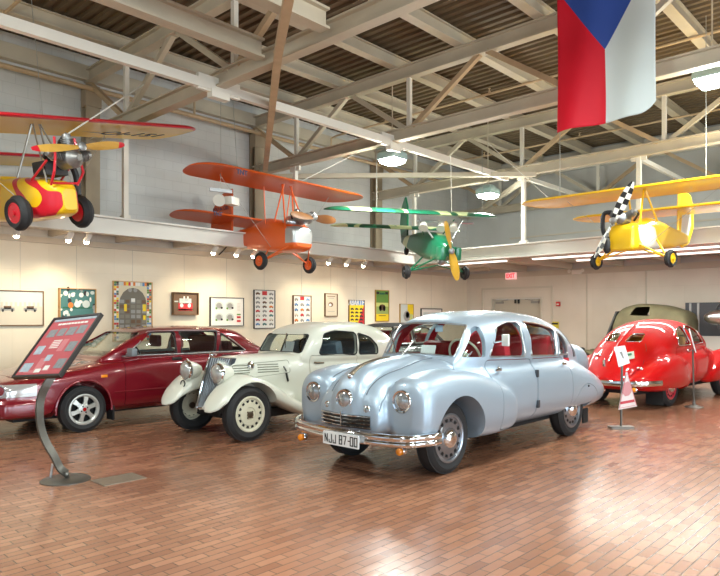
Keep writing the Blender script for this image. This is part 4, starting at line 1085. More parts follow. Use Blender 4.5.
# window surrounds, mouldings
for p in (wf, wr, wq):
    b = MB(); b.tube(side_pts(raw, p, 1, .002), .012, 6, closed=True); obj('window_seal', b, M_gap, car)
b = MB(); b.tube(side_pts(raw, [(f, .998) for f in np.linspace(-.6, -2.75, 30)], 1, .004), .012, 8); obj('waist_trim', b, M_alu, car)
b = MB(); b.tube(side_pts(raw, [(-.66,1.02), (-.87,1.18), (-1.07,1.345), (-1.5,1.355), (-2.25,1.345), (-2.5,1.2), (-2.78,1.01)], 1, .004), .010, 8); obj('gutter_trim', b, M_alu, car)
b = MB(); b.tube(side_pts(raw, [(f, .51) for f in np.linspace(-.42, -2.55, 30)], 1, .0), .012, 6); obj('side_moulding', b, M_burg, car)
b = MB(); b.tube([Vector((.862, -.38*math.cos(a), .31+.395*math.sin(a))) for a in np.linspace(-.1, PI+.1, 30)], .016, 8); obj('arch_lip', b, M_burg, car)
for f in (-1.42, -2.32):
    p = side_pts(raw, [(f-.0, .925)], 1, .006)[0]; b = MB(); b.box(p, (.02, .16, .05)); obj('door_handle', b, M_ink, (R_['front_door'] if f > -1.5 else R_['rear_door'])[0], bevel=.008)
b = MB(); b.box((.90, .66, 1.06), (.16, .09, .12)); b.bar((.80,.66,1.02), (.9,.66,1.03), .05, .05); obj('door_mirror', b, mat('grey_plastic', (112,118,122), .45), car, bevel=.03)
p = side_pts(raw, [(-.27,.745)], 1, .004)[0]; b = MB(); b.box(p, (.015, .09, .04)); obj('side_repeater', b, M_amber, car, bevel=.006)
# lamp clusters wrapping the front corners
for s in (1, -1):
    lc = carve(carve(sloft(hull, 80, 64, off=-.004).mesh('h'), sloft(hull, 80, 64, off=.012)), (lambda m: (m.box((s*.62, -.87, .625), (.62, .52, .16)), m)[1])(MB()), 'INTERSECT')
    o = part('headlamp', lc, [mat('clear_lamp_cover', (176,172,170), .12, .3, coat=1.)], car)
    for l in (.44, .60, .745):
        q = seat_on(raw, [(s*l, -6, .632)], (0,1,0), .006)
        if q:
            n = Vector((0,-1,0)) if l < .7 else Vector((s*.75,-.65,0)); b = MB()
            b.lathe([(.068,-.01),(.066,.012),(.05,.016),(0,.018)], q[0], R=Vector((0,0,1)).rotation_difference(n.normalized()).to_matrix(), n=24); obj('lamp_bowl', b, mat('lamp_bowl_red_reflection', (150,70,76), .15, .6), o)  # bowl colour carries the red reflected from the bodywork
            b = MB(); b.ring([(.06,.004),(.072,.004),(.072,.02),(.06,.02)], q[0], R=Vector((0,0,1)).rotation_difference(n.normalized()).to_matrix(), n=24); obj('lamp_ring', b, M_chrome, o)
q = [(-.3,.60),(.3,.60),(.3,.70),(-.3,.70)]
b = MB(); b.grid([front_pts(raw, [(l, z) for l in np.linspace(-.3,.3,9)], .004) for z in (.58,.64,.70)]); obj('grille', b, M_ink, car)
for s in (1,-1):
    b = MB(); b.box((s*.58, -1.085, .36), (.26, .05, .09)); obj('air_intake', b, M_ink, car)
    p = seat_on(raw, [(s*.72, -6, .37)], (0,1,0), .005)
    if p: b = MB(); b.lathe([(.05,-.02),(.05,.02),(.03,.03),(0,.032)], p[0], R=Vector((0,0,1)).rotation_difference(Vector((s*.4,-1,0)).normalized()).to_matrix(), n=20); obj('fog_lamp', b, M_lens, car)
M_alloy = mat('silver_alloy_wheel', (196,196,190), .32, .5)
for s in (1, -1):
    wheel(car, s*.755, 0, .31, .19, s, M_alloy, 'alloy', .64); wheel(car, s*.755, -2.98, .31, .19, s, M_alloy, 'alloy', .64)
    b = MB(); b.box((s*.76, .41, .22), (.2, .02, .2)); obj('mud_flap', b, M_under, car)
b = MB(); b.box((0, 1.4, .24), (1.1, 4.4, .1)); obj('underbody', b, M_under, car)
# ------------------------------------------------------------------ bright red fastback seen from behind
M_red = mat('bright_red_enamel', (188,8,12), .5, 0, coat=.7, coat_rough=.02, spec=.12)
M_tan = mat('tan_leather', (170,120,60), .6)
car = thing('fastback_car', 'glossy bright red rounded fastback car seen from behind at the right', 'car', (7.78, -3.42, 0), math.radians(175))
hull = [(.78,0,.2,.4,.55,.66,3,2.4), (.68,0,.36,.36,.58,.82,3,2.4), (.4,0,.46,.33,.6,.94,3,2.4), (0,0,.54,.3,.6,1.0,3,2.6), (-.5,0,.66,.28,.62,1.03,3.2,3), (-1.2,0,.76,.27,.64,1.03,3.4,3.4), (-1.9,0,.77,.27,.64,1.02,3.4,3.2), (-2.5,0,.75,.27,.62,.99,3.4,2.8), (-3.0,0,.70,.28,.58,.88,3,2.4), (-3.35,0,.60,.3,.52,.72,3,2.2), (-3.6,0,.45,.33,.48,.58,2.6,2), (-3.72,0,.25,.38,.46,.52,2.2,2)]
gh = [(-.58,0,.56,.95,1.0,1.05,3,3), (-.72,0,.60,.93,1.0,1.22,3,3), (-.9,0,.62,.92,1.01,1.38,3,2.8), (-1.15,0,.66,.9,1.02,1.48,3,2.6), (-1.6,0,.68,.88,1.02,1.53,3,2.5), (-2.0,0,.68,.85,1.0,1.51,3,2.4), (-2.4,0,.66,.8,.97,1.43,3,2.3), (-2.75,0,.61,.72,.9,1.30,3,2.2), (-3.1,0,.54,.62,.8,1.10,3,2.1), (-3.4,0,.44,.5,.68,.86,3,2), (-3.62,0,.3,.42,.56,.66,2.5,2), (-3.74,0,.14,.4,.48,.54,2,2)]
fr = [(.62,.52,.1,.42,.6,.72,2.6,2.2), (.5,.56,.2,.36,.62,.84,3,2.2), (.2,.6,.23,.33,.62,.92,3,2.3), (-.1,.62,.23,.32,.6,.90,3,2.3), (-.5,.63,.21,.3,.54,.74,3,2.3), (-.85,.64,.15,.3,.46,.54,3,2.3), (-1.0,.64,.08,.32,.4,.44,2.6,2)]
rr = [(-1.75,.64,.1,.36,.5,.62,2.6,2.2), (-2.05,.64,.17,.28,.56,.82,3,2.2), (-2.5,.63,.22,.27,.58,.90,3,2.2), (-2.95,.61,.23,.28,.56,.86,3,2.2), (-3.3,.58,.22,.30,.52,.74,3,2.1), (-3.55,.53,.17,.34,.48,.60,2.6,2), (-3.66,.48,.08,.4,.46,.52,2.2,2)]
spine = [(-1.9,0,.012,1.3,1.42,1.535,2,2), (-2.4,0,.014,1.2,1.34,1.455,2,2), (-3.1,0,.014,.9,1.0,1.125,2,2), (-3.5,0,.012,.6,.7,.80,2,2)]
solids = [sloft(hull, 80, 60), sloft(gh, 80, 60), sloft(spine, 40, 12)]
for s in (1, -1): solids += [sloft(fr, 50, 40, side=s), sloft(rr, 60, 40, side=s)]
wf = rpoly([(-.98,1.08), (-1.62,1.06), (-1.66,1.40), (-1.40,1.41), (-1.18,1.34)], .04)
wr = rpoly([(-1.72,1.06), (-2.22,1.05), (-2.18,1.22), (-2.04,1.34), (-1.75,1.40)], .05)
ws = rpoly([(-.48,1.08), (.48,1.08), (.45,1.36), (-.45,1.36)], .04)
cuts = []
for s in (1, -1):
    for p in (wf, wr): cuts.append(xz(p, s*.3 if s > 0 else -1.2, 1.2 if s > 0 else -.3))
cuts.append(lz(ws, -.3, -1.05))
for s in (1, -1):
    p = rpoly([(s*.085,1.13), (s*.33,1.13), (s*.30,1.265), (s*.12,1.265)], .035); cuts.append(lz(p if s > 0 else p, -2.55, -3.6))
cav = sloft(gh, 80, 60, off=.045); tub = MB(); tub.box((0, 1.65, .75), (1.2, 1.7, .7))
door = rpoly([(-.92,.33), (-1.66,.33), (-1.66,1.04), (-.92,1.05)], .06); rdoor = rpoly([(-1.675,.33), (-2.12,.36), (-2.3,.7), (-2.3,1.03), (-1.675,1.04)], .05)
D = [('front_door', xz(door, -1.2, -.42), xz(shrink(door, .008), -1.2, -.42)), ('rear_door', xz(rdoor, -1.2, -.42), xz(shrink(rdoor, .008), -1.2, -.42))]
arches = [arch(0, .34, .41, .38, 1.2), arch(0, .34, .41, -1.2, -.38), arch(-2.6, .34, .40, .50, .80), arch(-2.6, .34, .40, -.80, -.50)]
R_ = car_body(car, solids, M_red, .02, 6, arches, [cav, tub], cuts, D)
raw = R_['raw']
sh = shell(gh, .016, .026, nf=80, nr=60)
for nm, cs in (('side_glass', cuts[0:4]), ('windscreen', cuts[4:5]), ('rear_glass', cuts[5:7])):
    for c in cs:
        g = carve(sh, c, 'INTERSECT', keep=True)
        if len(g.polygons): part(nm, g, [M_glass], car)
bench(car, -1.35, .5, .5, .6, M_tan); bench(car, -2.1, .5, .5, .6, M_tan)
steer_wheel(car, (.3, 1.0, 1.1), .19, mat('ivory_plastic'), .45)
def back_pts(pts, lift=0): return seat_on(raw, [(p[0], 7, p[1]) for p in pts], (0,-1,0), lift)
for s in (1, -1):
    p = rpoly([(s*.085,1.13), (s*.33,1.13), (s*.30,1.265), (s*.12,1.265)], .035)
    b = MB(); b.tube(back_pts(p, .002), .011, 6, closed=True); obj('rear_window_trim', b, M_chrome, car)
for p in (wf, wr):
    b = MB(); b.tube(side_pts(raw, p, -1, .002), .012, 6, closed=True); obj('window_trim', b, M_chrome, car)
# engine lid seam, badge, lamps, plate
lid = [(s_, z) for s_, z in [(-.44,.60), (-.50,.75), (-.46,1.0), (-.40,1.1)]]; q = back_pts(lid, .001); b = MB(); b.tube(q, .005, 6); obj('lid_seam', b, mat('seam_dark_red', (80,8,10), .5), car)
q = back_pts([(-s_, z) for s_, z in lid], .001); b = MB(); b.tube(q, .005, 6); obj('lid_seam', b, MATS['seam_dark_red'], car)
for l, z in ((.27,.88), (-.50,.68)):
    q = back_pts([(l, z)], .004)
    if q:
        b = MB(); b.ell(q[0], (.06,.03,.035), 18, 10); o = obj('rear_reflector', b, M_chrome, car)
        b = MB(); b.ell(q[0]+Vector((0,.012,.0)), (.036,.026,.022), 14, 8); obj('lens', b, M_redlens, o)
q = back_pts([(-.27,.88)], .03)
b = MB(); b.box(q[0]+Vector((-.03,.02,0)), (.17,.008,.13), R=Matrix.Rotation(.35,3,'X') @ Matrix.Rotation(.25,3,'Y')); o = obj('number_plate', b, mat('plate_pale_green', (206,214,196), .45), car); b = MB(); b.box(q[0]+Vector((-.03,.026,.02)), (.09,.006,.04), R=Matrix.Rotation(.35,3,'X') @ Matrix.Rotation(.25,3,'Y')); obj('emblem', b, mat('plate_ink_green', (60,120,90), .5), o)
q = back_pts([(.05,.74)], .02); b = MB(); b.box(q[0], (.05,.05,.14)); obj('lid_handle', b, M_chrome, car, bevel=.015)
bp = arc_pts([(.80,3.25,.46), (.70,3.58,.46), (.4,3.77,.45), (0,3.82,.45), (-.4,3.77,.45), (-.70,3.58,.46), (-.80,3.25,.46)], 48)
obj('rear_bumper', sweep(bp, [(-.012,-.05), (.02,-.045), (.032,0), (.02,.045), (-.012,.05)]), M_chrome, car, ang=50)
b = MB(); b.lathe([(.05,-.03),(.05,.02),(.03,.035),(0,.04)], (-.55,3.70,.36), R=Vector((0,0,1)).rotation_difference(Vector((-.2,1,0)).normalized()).to_matrix(), n=20); o = obj('indicator', b, M_chrome, car)
b = MB(); b.ell((-.555,3.735,.36), (.038,.03,.038), 14, 8); obj('lens', b, M_amber, o)
for f, l in ((-1.58, -1), (-1.74, -1)):
    p = side_pts(raw, [(f, .95)], -1, .03)
    if p: b = MB(); b.tube([p[0]+Vector((.03,0,0)), p[0], p[0]+Vector((0,-.11 if f > -1.7 else .11,-.005))], .012, 8); obj('door_handle', b, M_chrome, (R_['front_door'] if f > -1.7 else R_['rear_door'])[0])
for s in (1, -1):
    wheel(car, s*.60, 0, .34, .15, s, mat('red_wheel_paint', (190,40,60), .3, coat=.5), 'vent', .62, M_chrome); wheel(car, s*.62, -2.6, .34, .15, s, MATS['red_wheel_paint'], 'vent', .62, M_chrome)
    b = MB(); b.box((s*.60, 3.05, .19), (.30, .015, .26)); obj('mud_flap', b, M_under, car)
b = MB(); b.box((0, 1.5, .30), (1.0, 3.9, .1)); b.tube([(.1,3.1,.3),(.1,3.75,.3)], .03, 8); obj('underbody', b, M_under, car)

# ------------------------------------------------------------------ olive military open car with canvas hood, side on at the far wall
M_olive = mat('olive_camouflage_canvas', (104,101,74), .85, noise=(3.2,.4))
M_grey = mat('dark_field_grey', (60,64,62), .6)
car = thing('military_car', 'olive canvas-topped military car behind the red fastback by the far wall', 'car', (4.75, -1.2, 0), math.radians(-90))
hull = [(.45,0,.5,.4,.5,.62,4,4), (.3,0,.56,.35,.55,.68,4,4), (-.55,0,.64,.32,.6,.72,5,5), (-.7,0,.66,.32,.75,1.1,5,5), (-1.0,0,.68,.3,.75,1.18,6,6), (-2.2,0,.68,.3,.75,1.18,6,6), (-2.5,0,.64,.35,.75,1.12,5,5), (-2.6,0,.5,.4,.75,1.0,4,4)]
top = [(-.78,0,.56,1.1,1.25,1.45,5,4), (-.88,0,.60,1.1,1.3,1.72,5,4), (-1.05,0,.62,1.1,1.35,1.84,5,4), (-1.4,0,.63,1.1,1.35,1.91,5,4), (-1.8,0,.63,1.1,1.35,1.88,5,4), (-2.2,0,.62,1.1,1.3,1.78,5,4), (-2.45,0,.6,1.1,1.25,1.66,5,4), (-2.52,0,.55,1.1,1.2,1.5,5,4)]
fe = [(.5,.6,.06,.55,.58,.6,2,2), (.2,.62,.14,.48,.58,.70,3,2.4), (-.2,.62,.14,.45,.58,.70,3,2.4), (-.7,.62,.13,.3,.4,.48,3,3), (-1.5,.62,.12,.28,.34,.4,3,3), (-1.8,.62,.14,.4,.6,.76,3,2.4), (-2.2,.62,.14,.5,.62,.76,3,2.4), (-2.5,.6,.06,.45,.5,.55,2,2)]
R_ = car_body(car, [sloft(hull, 50, 40), sloft(fe, 50, 30), sloft(fe, 50, 30, side=-1)], M_olive, .03, 4, [arch(f, .33, .40, x0, x1) for f in (0, -2.0) for x0, x1 in ((.45, 1), (-1, -.45))], [], [])
tm = sloft(top, 50, 40).mesh('t'); tm = carve(tm, sloft(top, 50, 40, off=.03))
for s in (1, -1):
    w1 = rpoly([(-1.22,1.62), (-1.70,1.60), (-1.68,1.83), (-1.34,1.82)], .04)
    tm = carve(tm, xz(w1, s*.3 if s > 0 else -1.2, 1.2 if s > 0 else -.3))
part('canvas_hood', tm, [M_olive], car)
b = MB(); b.add(*(lambda c: (c, [(0,1,2,3),(7,6,5,4),(0,4,5,1),(1,5,6,2),(2,6,7,3),(3,7,4,0)]))([(-.6,.62,1.1),(.6,.62,1.1),(.58,.86,1.72),(-.58,.86,1.72),(-.6,.66,1.1),(.6,.66,1.1),(.58,.90,1.72),(-.58,.90,1.72)])); obj('windscreen_frame', b, M_grey, car)
bench(car, -1.5, .5, .8, .5, M_brown)
for s in (1, -1):
    for f in (0, -2.0): wheel(car, s*.62, f, .33, .14, s, M_olive, 'vent', .6)
    b = MB(); b.ell((s*.42, -.46, .66), (.08, .10, .08), 18, 10); obj('headlamp', b, M_grey, car)
b = MB(); b.box((0, 1.0, .34), (.9, 2.6, .1)); obj('chassis', b, M_under, car)

# ------------------------------------------------------------------ black-topped coupe far behind the cream car
M_darkbody = mat('dark_grey_paint', (64,70,70), .3, .2, coat=.6)
M_soft = mat('black_hood_cloth', (30,30,30), .85)
car = thing('hardtop_coupe', 'dark coupe with black roof and bright pillars between the cream and silver cars', 'car', (2.35, -8.3, 0))
hull = [(.8,0,.6,.35,.55,.7,4,4), (.6,0,.74,.28,.58,.82,4,4), (0,0,.80,.26,.6,.9,4,4), (-.6,0,.82,.25,.62,.96,5,5), (-2.4,0,.82,.25,.62,.97,5,5), (-3.2,0,.78,.3,.6,.9,4,4), (-3.5,0,.6,.36,.55,.75,3,3)]
gh = [(-.55,0,.64,.85,.93,.97,5,4), (-.8,0,.66,.85,.94,1.18,5,4), (-1.05,0,.67,.85,.94,1.36,5,4), (-1.4,0,.68,.85,.94,1.43,5,4), (-2.0,0,.68,.85,.94,1.44,5,4), (-2.4,0,.66,.85,.94,1.36,5,4), (-2.8,0,.62,.85,.93,1.12,5,4), (-3.0,0,.58,.85,.9,.96,5,4)]
wf = rpoly([(-.80,.99), (-1.55,.99), (-1.55,1.35), (-1.12,1.35)], .03); wq = rpoly([(-1.62,.99), (-2.6,.99), (-2.3,1.32), (-1.62,1.35)], .03); ws = rpoly([(-.58,.99), (.58,.99), (.54,1.35), (-.54,1.35)], .03); bk = rpoly([(-.52,1.02), (.52,1.02), (.48,1.34), (-.48,1.34)], .03)
cuts = []
for s in (1, -1):
    for p in (wf, wq): cuts.append(xz(p, s*.4 if s > 0 else -1.2, 1.2 if s > 0 else -.4))
cuts.append(lz(ws, 0, -1.2)); cuts.append(lz(bk, -2.1, -3.2))
R_ = car_body(car, [sloft(hull, 50, 48)], M_darkbody, .03, 4, [arch(f, .31, .37, x0, x1) for f in (0, -2.5) for x0, x1 in ((.5, 1), (-1, -.5))], [], [])
tm = carve(sloft(gh, 50, 48).mesh('t'), sloft(gh, 50, 48, off=.035))
for c in cuts: tm = carve(tm, c)
tm = carve(tm, (lambda m: (m.box((0, 1.5, .4), (3, 10, 1.08)), m)[1])(MB()))
part('roof', tm, [M_soft], car)
sh = carve(sloft(gh, 50, 48, off=.014).mesh('t'), sloft(gh, 50, 48, off=.022))
for nm, c in zip(('side_glass',)*4+('windscreen','rear_glass'), cuts): part(nm, carve(sh, c, 'INTERSECT', keep=True), [M_glass], car)
for p in (wf, wq):
    b = MB(); rr_ = carve(sloft(gh, 50, 48).mesh('t'), MB().merge(sloft(gh, 50, 48, off=.05))); b.tube(seat_on(rr_, [(4, -a, c) for a, c in p], (-1,0,0), .003), .016, 6, closed=True); obj('window_trim', b, M_alu, car)
bench(car, -1.45, .55, .5, .62, M_redcloth); bench(car, -2.25, .55, .5, .55, M_redcloth)
steer_wheel(car, (.33, 1.0, 1.04), .18, M_black, .5)
for s in (1, -1):
    for f in (0, -2.5): wheel(car, s*.70, f, .31, .16, s, M_alu, 'vent', .62)
    p = seat_on(R_['raw'], [(s*.52, -6, .66)], (0,1,0), .01); lamp(car, p[0], .09)
b = MB(); b.box((0, 1.3, .28), (1.1, 3.6, .1)); obj('underbody', b, M_under, car)

# ------------------------------------------------------------------ dark display wall with the silver machine at the right edge
p0 = y_plane(686, 320, -.75)
t = thing('display_wall', 'dark grey display wall on a pale plinth at the right edge', 'display wall', (p0.x, -.75, 0))
b = MB(); b.box((1.6, 0, 1.52), (3.2, .12, .82)); obj('dark_panel', b, mat('charcoal_panel', (66,70,74), .7), t)
b = MB(); b.box((1.6, 0, .555), (3.2, .3, 1.11)); obj('plinth', b, mat('pale_plinth', (196,192,182), .6), t)
for x in (.12, .3):
    b = MB(); b.box((x, -.07, 1.52), (.05, .02, .80)); obj('edge_strip', b, mat('pale_edge', (150,152,150), .5), t)
q = y_plane(722, 316, -1.35)
t = thing('silver_sidecar', 'silver bullet-nosed machine with a dark hoop by the display wall', 'sidecar', (q.x+.25, -1.35, 0))
prof = [(-.62,0,.05,1.5,1.56,1.62,2,2), (-.5,0,.14,1.42,1.56,1.70,2,2), (-.2,0,.2,1.36,1.56,1.76,2,2), (.3,0,.22,1.34,1.56,1.78,2,2), (.9,0,.18,1.38,1.56,1.74,2,2), (1.3,0,.05,1.5,1.56,1.6,2,2)]
m = sloft(prof, 40, 32); b = MB(); b.merge(m, Matrix.Rotation(PI/2, 4, 'Z')); obj('shell', b, M_alu, t)
b = MB(); b.tube([(-.18+.17*math.cos(a), 0, 1.76+.14*math.sin(a)) for a in np.linspace(-.2, PI+.2, 20)], .022, 8); obj('hoop', b, M_ink, t)
b = MB(); b.ring([(.10,-.03),(.16,-.03),(.17,0),(.16,.03),(.10,.03)], (-.16,-.08,1.37), axis='y', n=28); w_ = obj('wheel', b, M_tyre, t)
b = MB(); b.lathe([(.1,-.02),(.1,.02),(.03,.03),(0,.03)], (-.16,-.08,1.37), axis='y', n=24); obj('hub', b, M_alu, w_)
b = MB(); b.box((.3, 0, .03), (.8, .4, .06)); b.box((.3, 0, .68), (.1, .1, 1.34)); obj('display_stand', b, M_black, t)
# ------------------------------------------------------------------ four little home-built planes hung over the cars (plane axes as for cars: -y forward, x lateral)
M_pyel = mat('yellow_dope', (244,196,30), .3, coat=.3); M_pred = mat('red_dope', (206,34,48), .3, coat=.3); M_poran = mat('orange_dope', (226,96,28), .35, coat=.3)
M_wood = mat('varnished_propeller', (206,160,74), .3, coat=.4, noise=(7,.15)); M_eng = mat('engine_metal', (150,150,148), .4, .7, noise=(18,.3)); M_engd = mat('engine_dark', (46,46,48), .5, .3)
M_pgreen = mat('green_enamel', (20,112,76), .28, coat=.5); M_wire = mat('steel_wire', (170,168,160), .4, .6); M_silverp = mat('silver_cowl', (196,200,202), .28, .8)
M_pwhite = mat('white_dope', (216,214,202), .4); M_wire2 = mat('pale_cord', (214,210,198), .6)
def camo():
    m = bpy.data.materials.new('green_camouflage_dope'); m.use_nodes = True; nt = m.node_tree; b = nt.nodes['Principled BSDF']; L = nt.links.new
    tc = nt.nodes.new('ShaderNodeTexCoord'); mp = nt.nodes.new('ShaderNodeMapping'); mp.inputs['Scale'].default_value = (1.5, .35, .35); L(tc.outputs['Object'], mp.inputs[0])
    n = nt.nodes.new('ShaderNodeTexNoise'); n.inputs['Scale'].default_value = 1.25; n.inputs['Detail'].default_value = 0; n.inputs['Distortion'].default_value = .3; L(mp.outputs[0], n.inputs['Vector'])
    r = nt.nodes.new('ShaderNodeValToRGB'); r.color_ramp.interpolation = 'CONSTANT'; e = r.color_ramp.elements
    e[0].color = (*lin((24,104,74)), 1); e[1].position = .47; e[1].color = (*lin((196,204,150)), 1); x = e.new(.56); x.color = (*lin((34,84,58)), 1); x = e.new(.66); x.color = (*lin((30,120,84)), 1)
    L(n.outputs['Fac'], r.inputs[0]); L(r.outputs[0], b.inputs['Base Color']); b.inputs['Roughness'].default_value = .35
    return m
M_camo = camo()

def wing_mb(l0, l1, chord, thick, f, z, dih=0., inc=.08, n=36, tipr=.45, edge=.12, mid=0.):
    """airfoil wing from lateral l0 to l1; leading edge at forward f, height z; material 1 on the leading edge band"""
    b = MB(); rows = []; K = 22
    us = [.5-.5*math.cos(PI*i/n) for i in range(n+1)]
    for u in us:
        l = l0+(l1-l0)*u
        d = min(l-l0, l1-l)
        e = 1 if d > tipr else math.sqrt(max(1e-4, 1-(1-d/tipr)**2))
        c = chord*(.35+.65*e) if d < tipr else chord
        c = chord*max(.06, e)
        th = thick*max(.12, e)
        lead = f-(chord-c)*.42
        zz = z+l*dih
        row = []
        for k in range(K):
            a = 2*PI*k/K; t = .5-.5*math.cos(a)
            y_ = th*(.2969*math.sqrt(max(t,0))-.126*t-.3516*t*t+.2843*t**3-.1036*t**4)*5
            cam_ = .07*c*4*t*(1-t)*.6
            h = cam_+(y_ if a <= PI else -y_*.55)
            F = lead-c*t; H = zz+h-inc*c*t
            row.append((l, -F, H))
        rows.append(row)
    base = len(b.f); b.grid(rows, closed_u=True)
    # leading-edge band
    for i in range(n):
        for k in range(K):
            t = .5-.5*math.cos(2*PI*(k+.5)/K)
            if t < edge: b.m[base+i*K+k] = 1
    b.f += [tuple(range(K-1,-1,-1)), tuple(n*K+k for k in range(K))]; b.m += [0,0]
    return b
def fin_mb(poly, th=.035, x=0.):
    """poly (forward, height), thin symmetric surface with rounded edges"""
    b = MB(); q = rpoly(poly, .06); n = len(q)
    inn = shrink(q, th*.5)
    rows = [[(x-th/2, -p[0], p[1]) for p in inn], [(x, -p[0], p[1]) for p in q], [(x+th/2, -p[0], p[1]) for p in inn]]
    b.grid(rows, closed_u=True); b.f += [tuple(range(n-1,-1,-1)), tuple(2*n+k for k in range(n))]; b.m += [0,0]
    return b
def prop(pl, c, R_, ang, mats, seg=12, tipseg=0, checker=False, w=.055, tilt=(0,-1,0)):
    """two-blade propeller in the plane across 'tilt'"""
    b = MB(); C = Vector(c); q = Vector((0,-1,0)).rotation_difference(Vector(tilt).normalized()).to_matrix()
    for sgn in (1, -1):
        rows = []
        d = Vector((math.cos(ang), 0, math.sin(ang)))*sgn; t = Vector((-math.sin(ang), 0, math.cos(ang)))*sgn
        for i in range(seg+1):
            r = R_*(.03+.97*i/seg); u = i/seg
            ww = w*(.55+1.1*math.sin(PI*min(1, u*.9+.08))**.8)*(1 if u < .93 else .75)
            tw = .9-.6*u; dirc = t*math.cos(tw)+Vector((0,-1,0))*math.sin(tw); nn = d.cross(dirc).normalized(); th = .02*(1-.7*u)
            rows.append([q@(d*r+dirc*ww+nn*0)+C, q@(d*r+nn*th)+C, q@(d*r-dirc*ww)+C, q@(d*r-nn*th)+C])
        s0 = len(b.f); b.grid(rows, closed_u=True); b.f.append(tuple(len(b.v)-4+k for k in range(4))); b.m.append(0)
        for i in range(seg):
            for k in range(4):
                if checker: b.m[s0+i*4+k] = (i+(k in (0,3))) % 2
                elif tipseg and i >= seg-tipseg: b.m[s0+i*4+k] = 1
        if tipseg: b.m[-1] = 1
    o = obj('propeller', b, mats, pl)
    b = MB(); b.lathe([(.055,-.03),(.06,.0),(.06,.035),(.03,.05),(0,.05)], C, R=Vector((0,0,1)).rotation_difference(Vector(tilt).normalized()).to_matrix(), n=20); h = obj('hub', b, M_eng, o)
    return o
def pwheel(pl, l, f, z, r, w, hub, name='wheel', lean=0):
    s = 1 if l > 0 else -1
    o = wheel(pl, l, f, r, w, s, hub, 'plain', .58, None)
    return o
def plane_wheel(pl, l, f, z, r, w, hubm, lean=0.):
    s = 1 if l > 0 else -1; c = Vector((l, -f, z)); R = (Matrix.Rotation(lean*s, 3, 'Y')) @ Matrix(((0,0,1),(1,0,0),(0,1,0))); q = r*.58; h = w/2
    b = MB(); b.lathe([(q+.01,-h+.012),(q-.01,-h+.005),(q*.6,-h*.2),(.035,-h*.8),(.035,-h-.02),(0,-h-.02)][::-1]+[(q+.01,h-.012),(q-.01,h-.005),(q*.6,h*.2),(.035,h*.8),(.035,h+.02),(0,h+.02)][:0], c, R=R, n=32)
    b.lathe([(q+.01,h-.012),(q-.01,h-.005),(q*.6,h*.2),(.035,h*.8),(.035,h+.02),(0,h+.02)], c, R=R, n=32)
    o = obj('wheel', b, hubm, pl)
    t = MB(); t.ring([(q, -h+.01),(q+.02,-h),(q+(r-q)*.55,-h-.008),(r-.03,-h*.75),(r,-h*.3),(r,h*.3),(r-.03,h*.75),(q+(r-q)*.55,h+.008),(q+.02,h),(q,h-.01)], c, R=R, n=40); obj('tyre', t, M_tyre, o)
    return o
def cyl_engine(pl, c, s=1., mats=None, cyls=((0,1),), fins=True):
    """small air-cooled engine: crankcase, finned cylinders (angles in the x-z plane)"""
    C = Vector(c); b = MB(); b.lathe([(.09*s,-.16*s),(.12*s,-.12*s),(.12*s,.1*s),(.07*s,.16*s),(.04*s,.2*s)], C, R=Vector((0,0,1)).rotation_difference(Vector((0,-1,0))).to_matrix(), n=20); o = obj('engine', b, M_eng, pl)
    for dx, dz in cyls:
        d = Vector((dx, 0, dz)).normalized(); R = Vector((0,0,1)).rotation_difference(d).to_matrix(); pr = [(.05*s,.08*s)]
        for k in range(7): z0 = (.1+.022*k)*s; pr += [(.05*s,z0),(.075*s,z0+.003*s),(.075*s,z0+.009*s),(.05*s,z0+.012*s)]
        pr += [(.055*s,.27*s),(.05*s,.30*s),(.02*s,.31*s),(.0,.33*s)]
        b = MB(); b.lathe(pr, C, R=R, n=18); obj('cylinder', b, M_eng, o)
        b = MB(); b.tube([C+d*.28*s+Vector((0,.05,0)), C+d*.25*s+Vector((0,.16,-.02)), C+d*.1*s+Vector((0,.25,-.06))], .024*s, 8); obj('exhaust', b, M_engd, o)
    return o
def strut(pl, pts, r, m, name='strut', n=8):
    b = MB(); b.tube(pts, r, n); return obj(name, b, m, pl)
def cable(a, b_, lb, r=.006, m=None):
    o = obj('hanging_cable', MB().tube([a, b_], r, 6), m or M_wire); return tag(o, lb, 'cable', 'plane suspension cables')
def local(pl, p):
    return Matrix.Translation(pl.location) @ pl.rotation_euler.to_matrix().to_4x4() @ Matrix.Diagonal((*pl.scale, 1)) @ Vector(p)

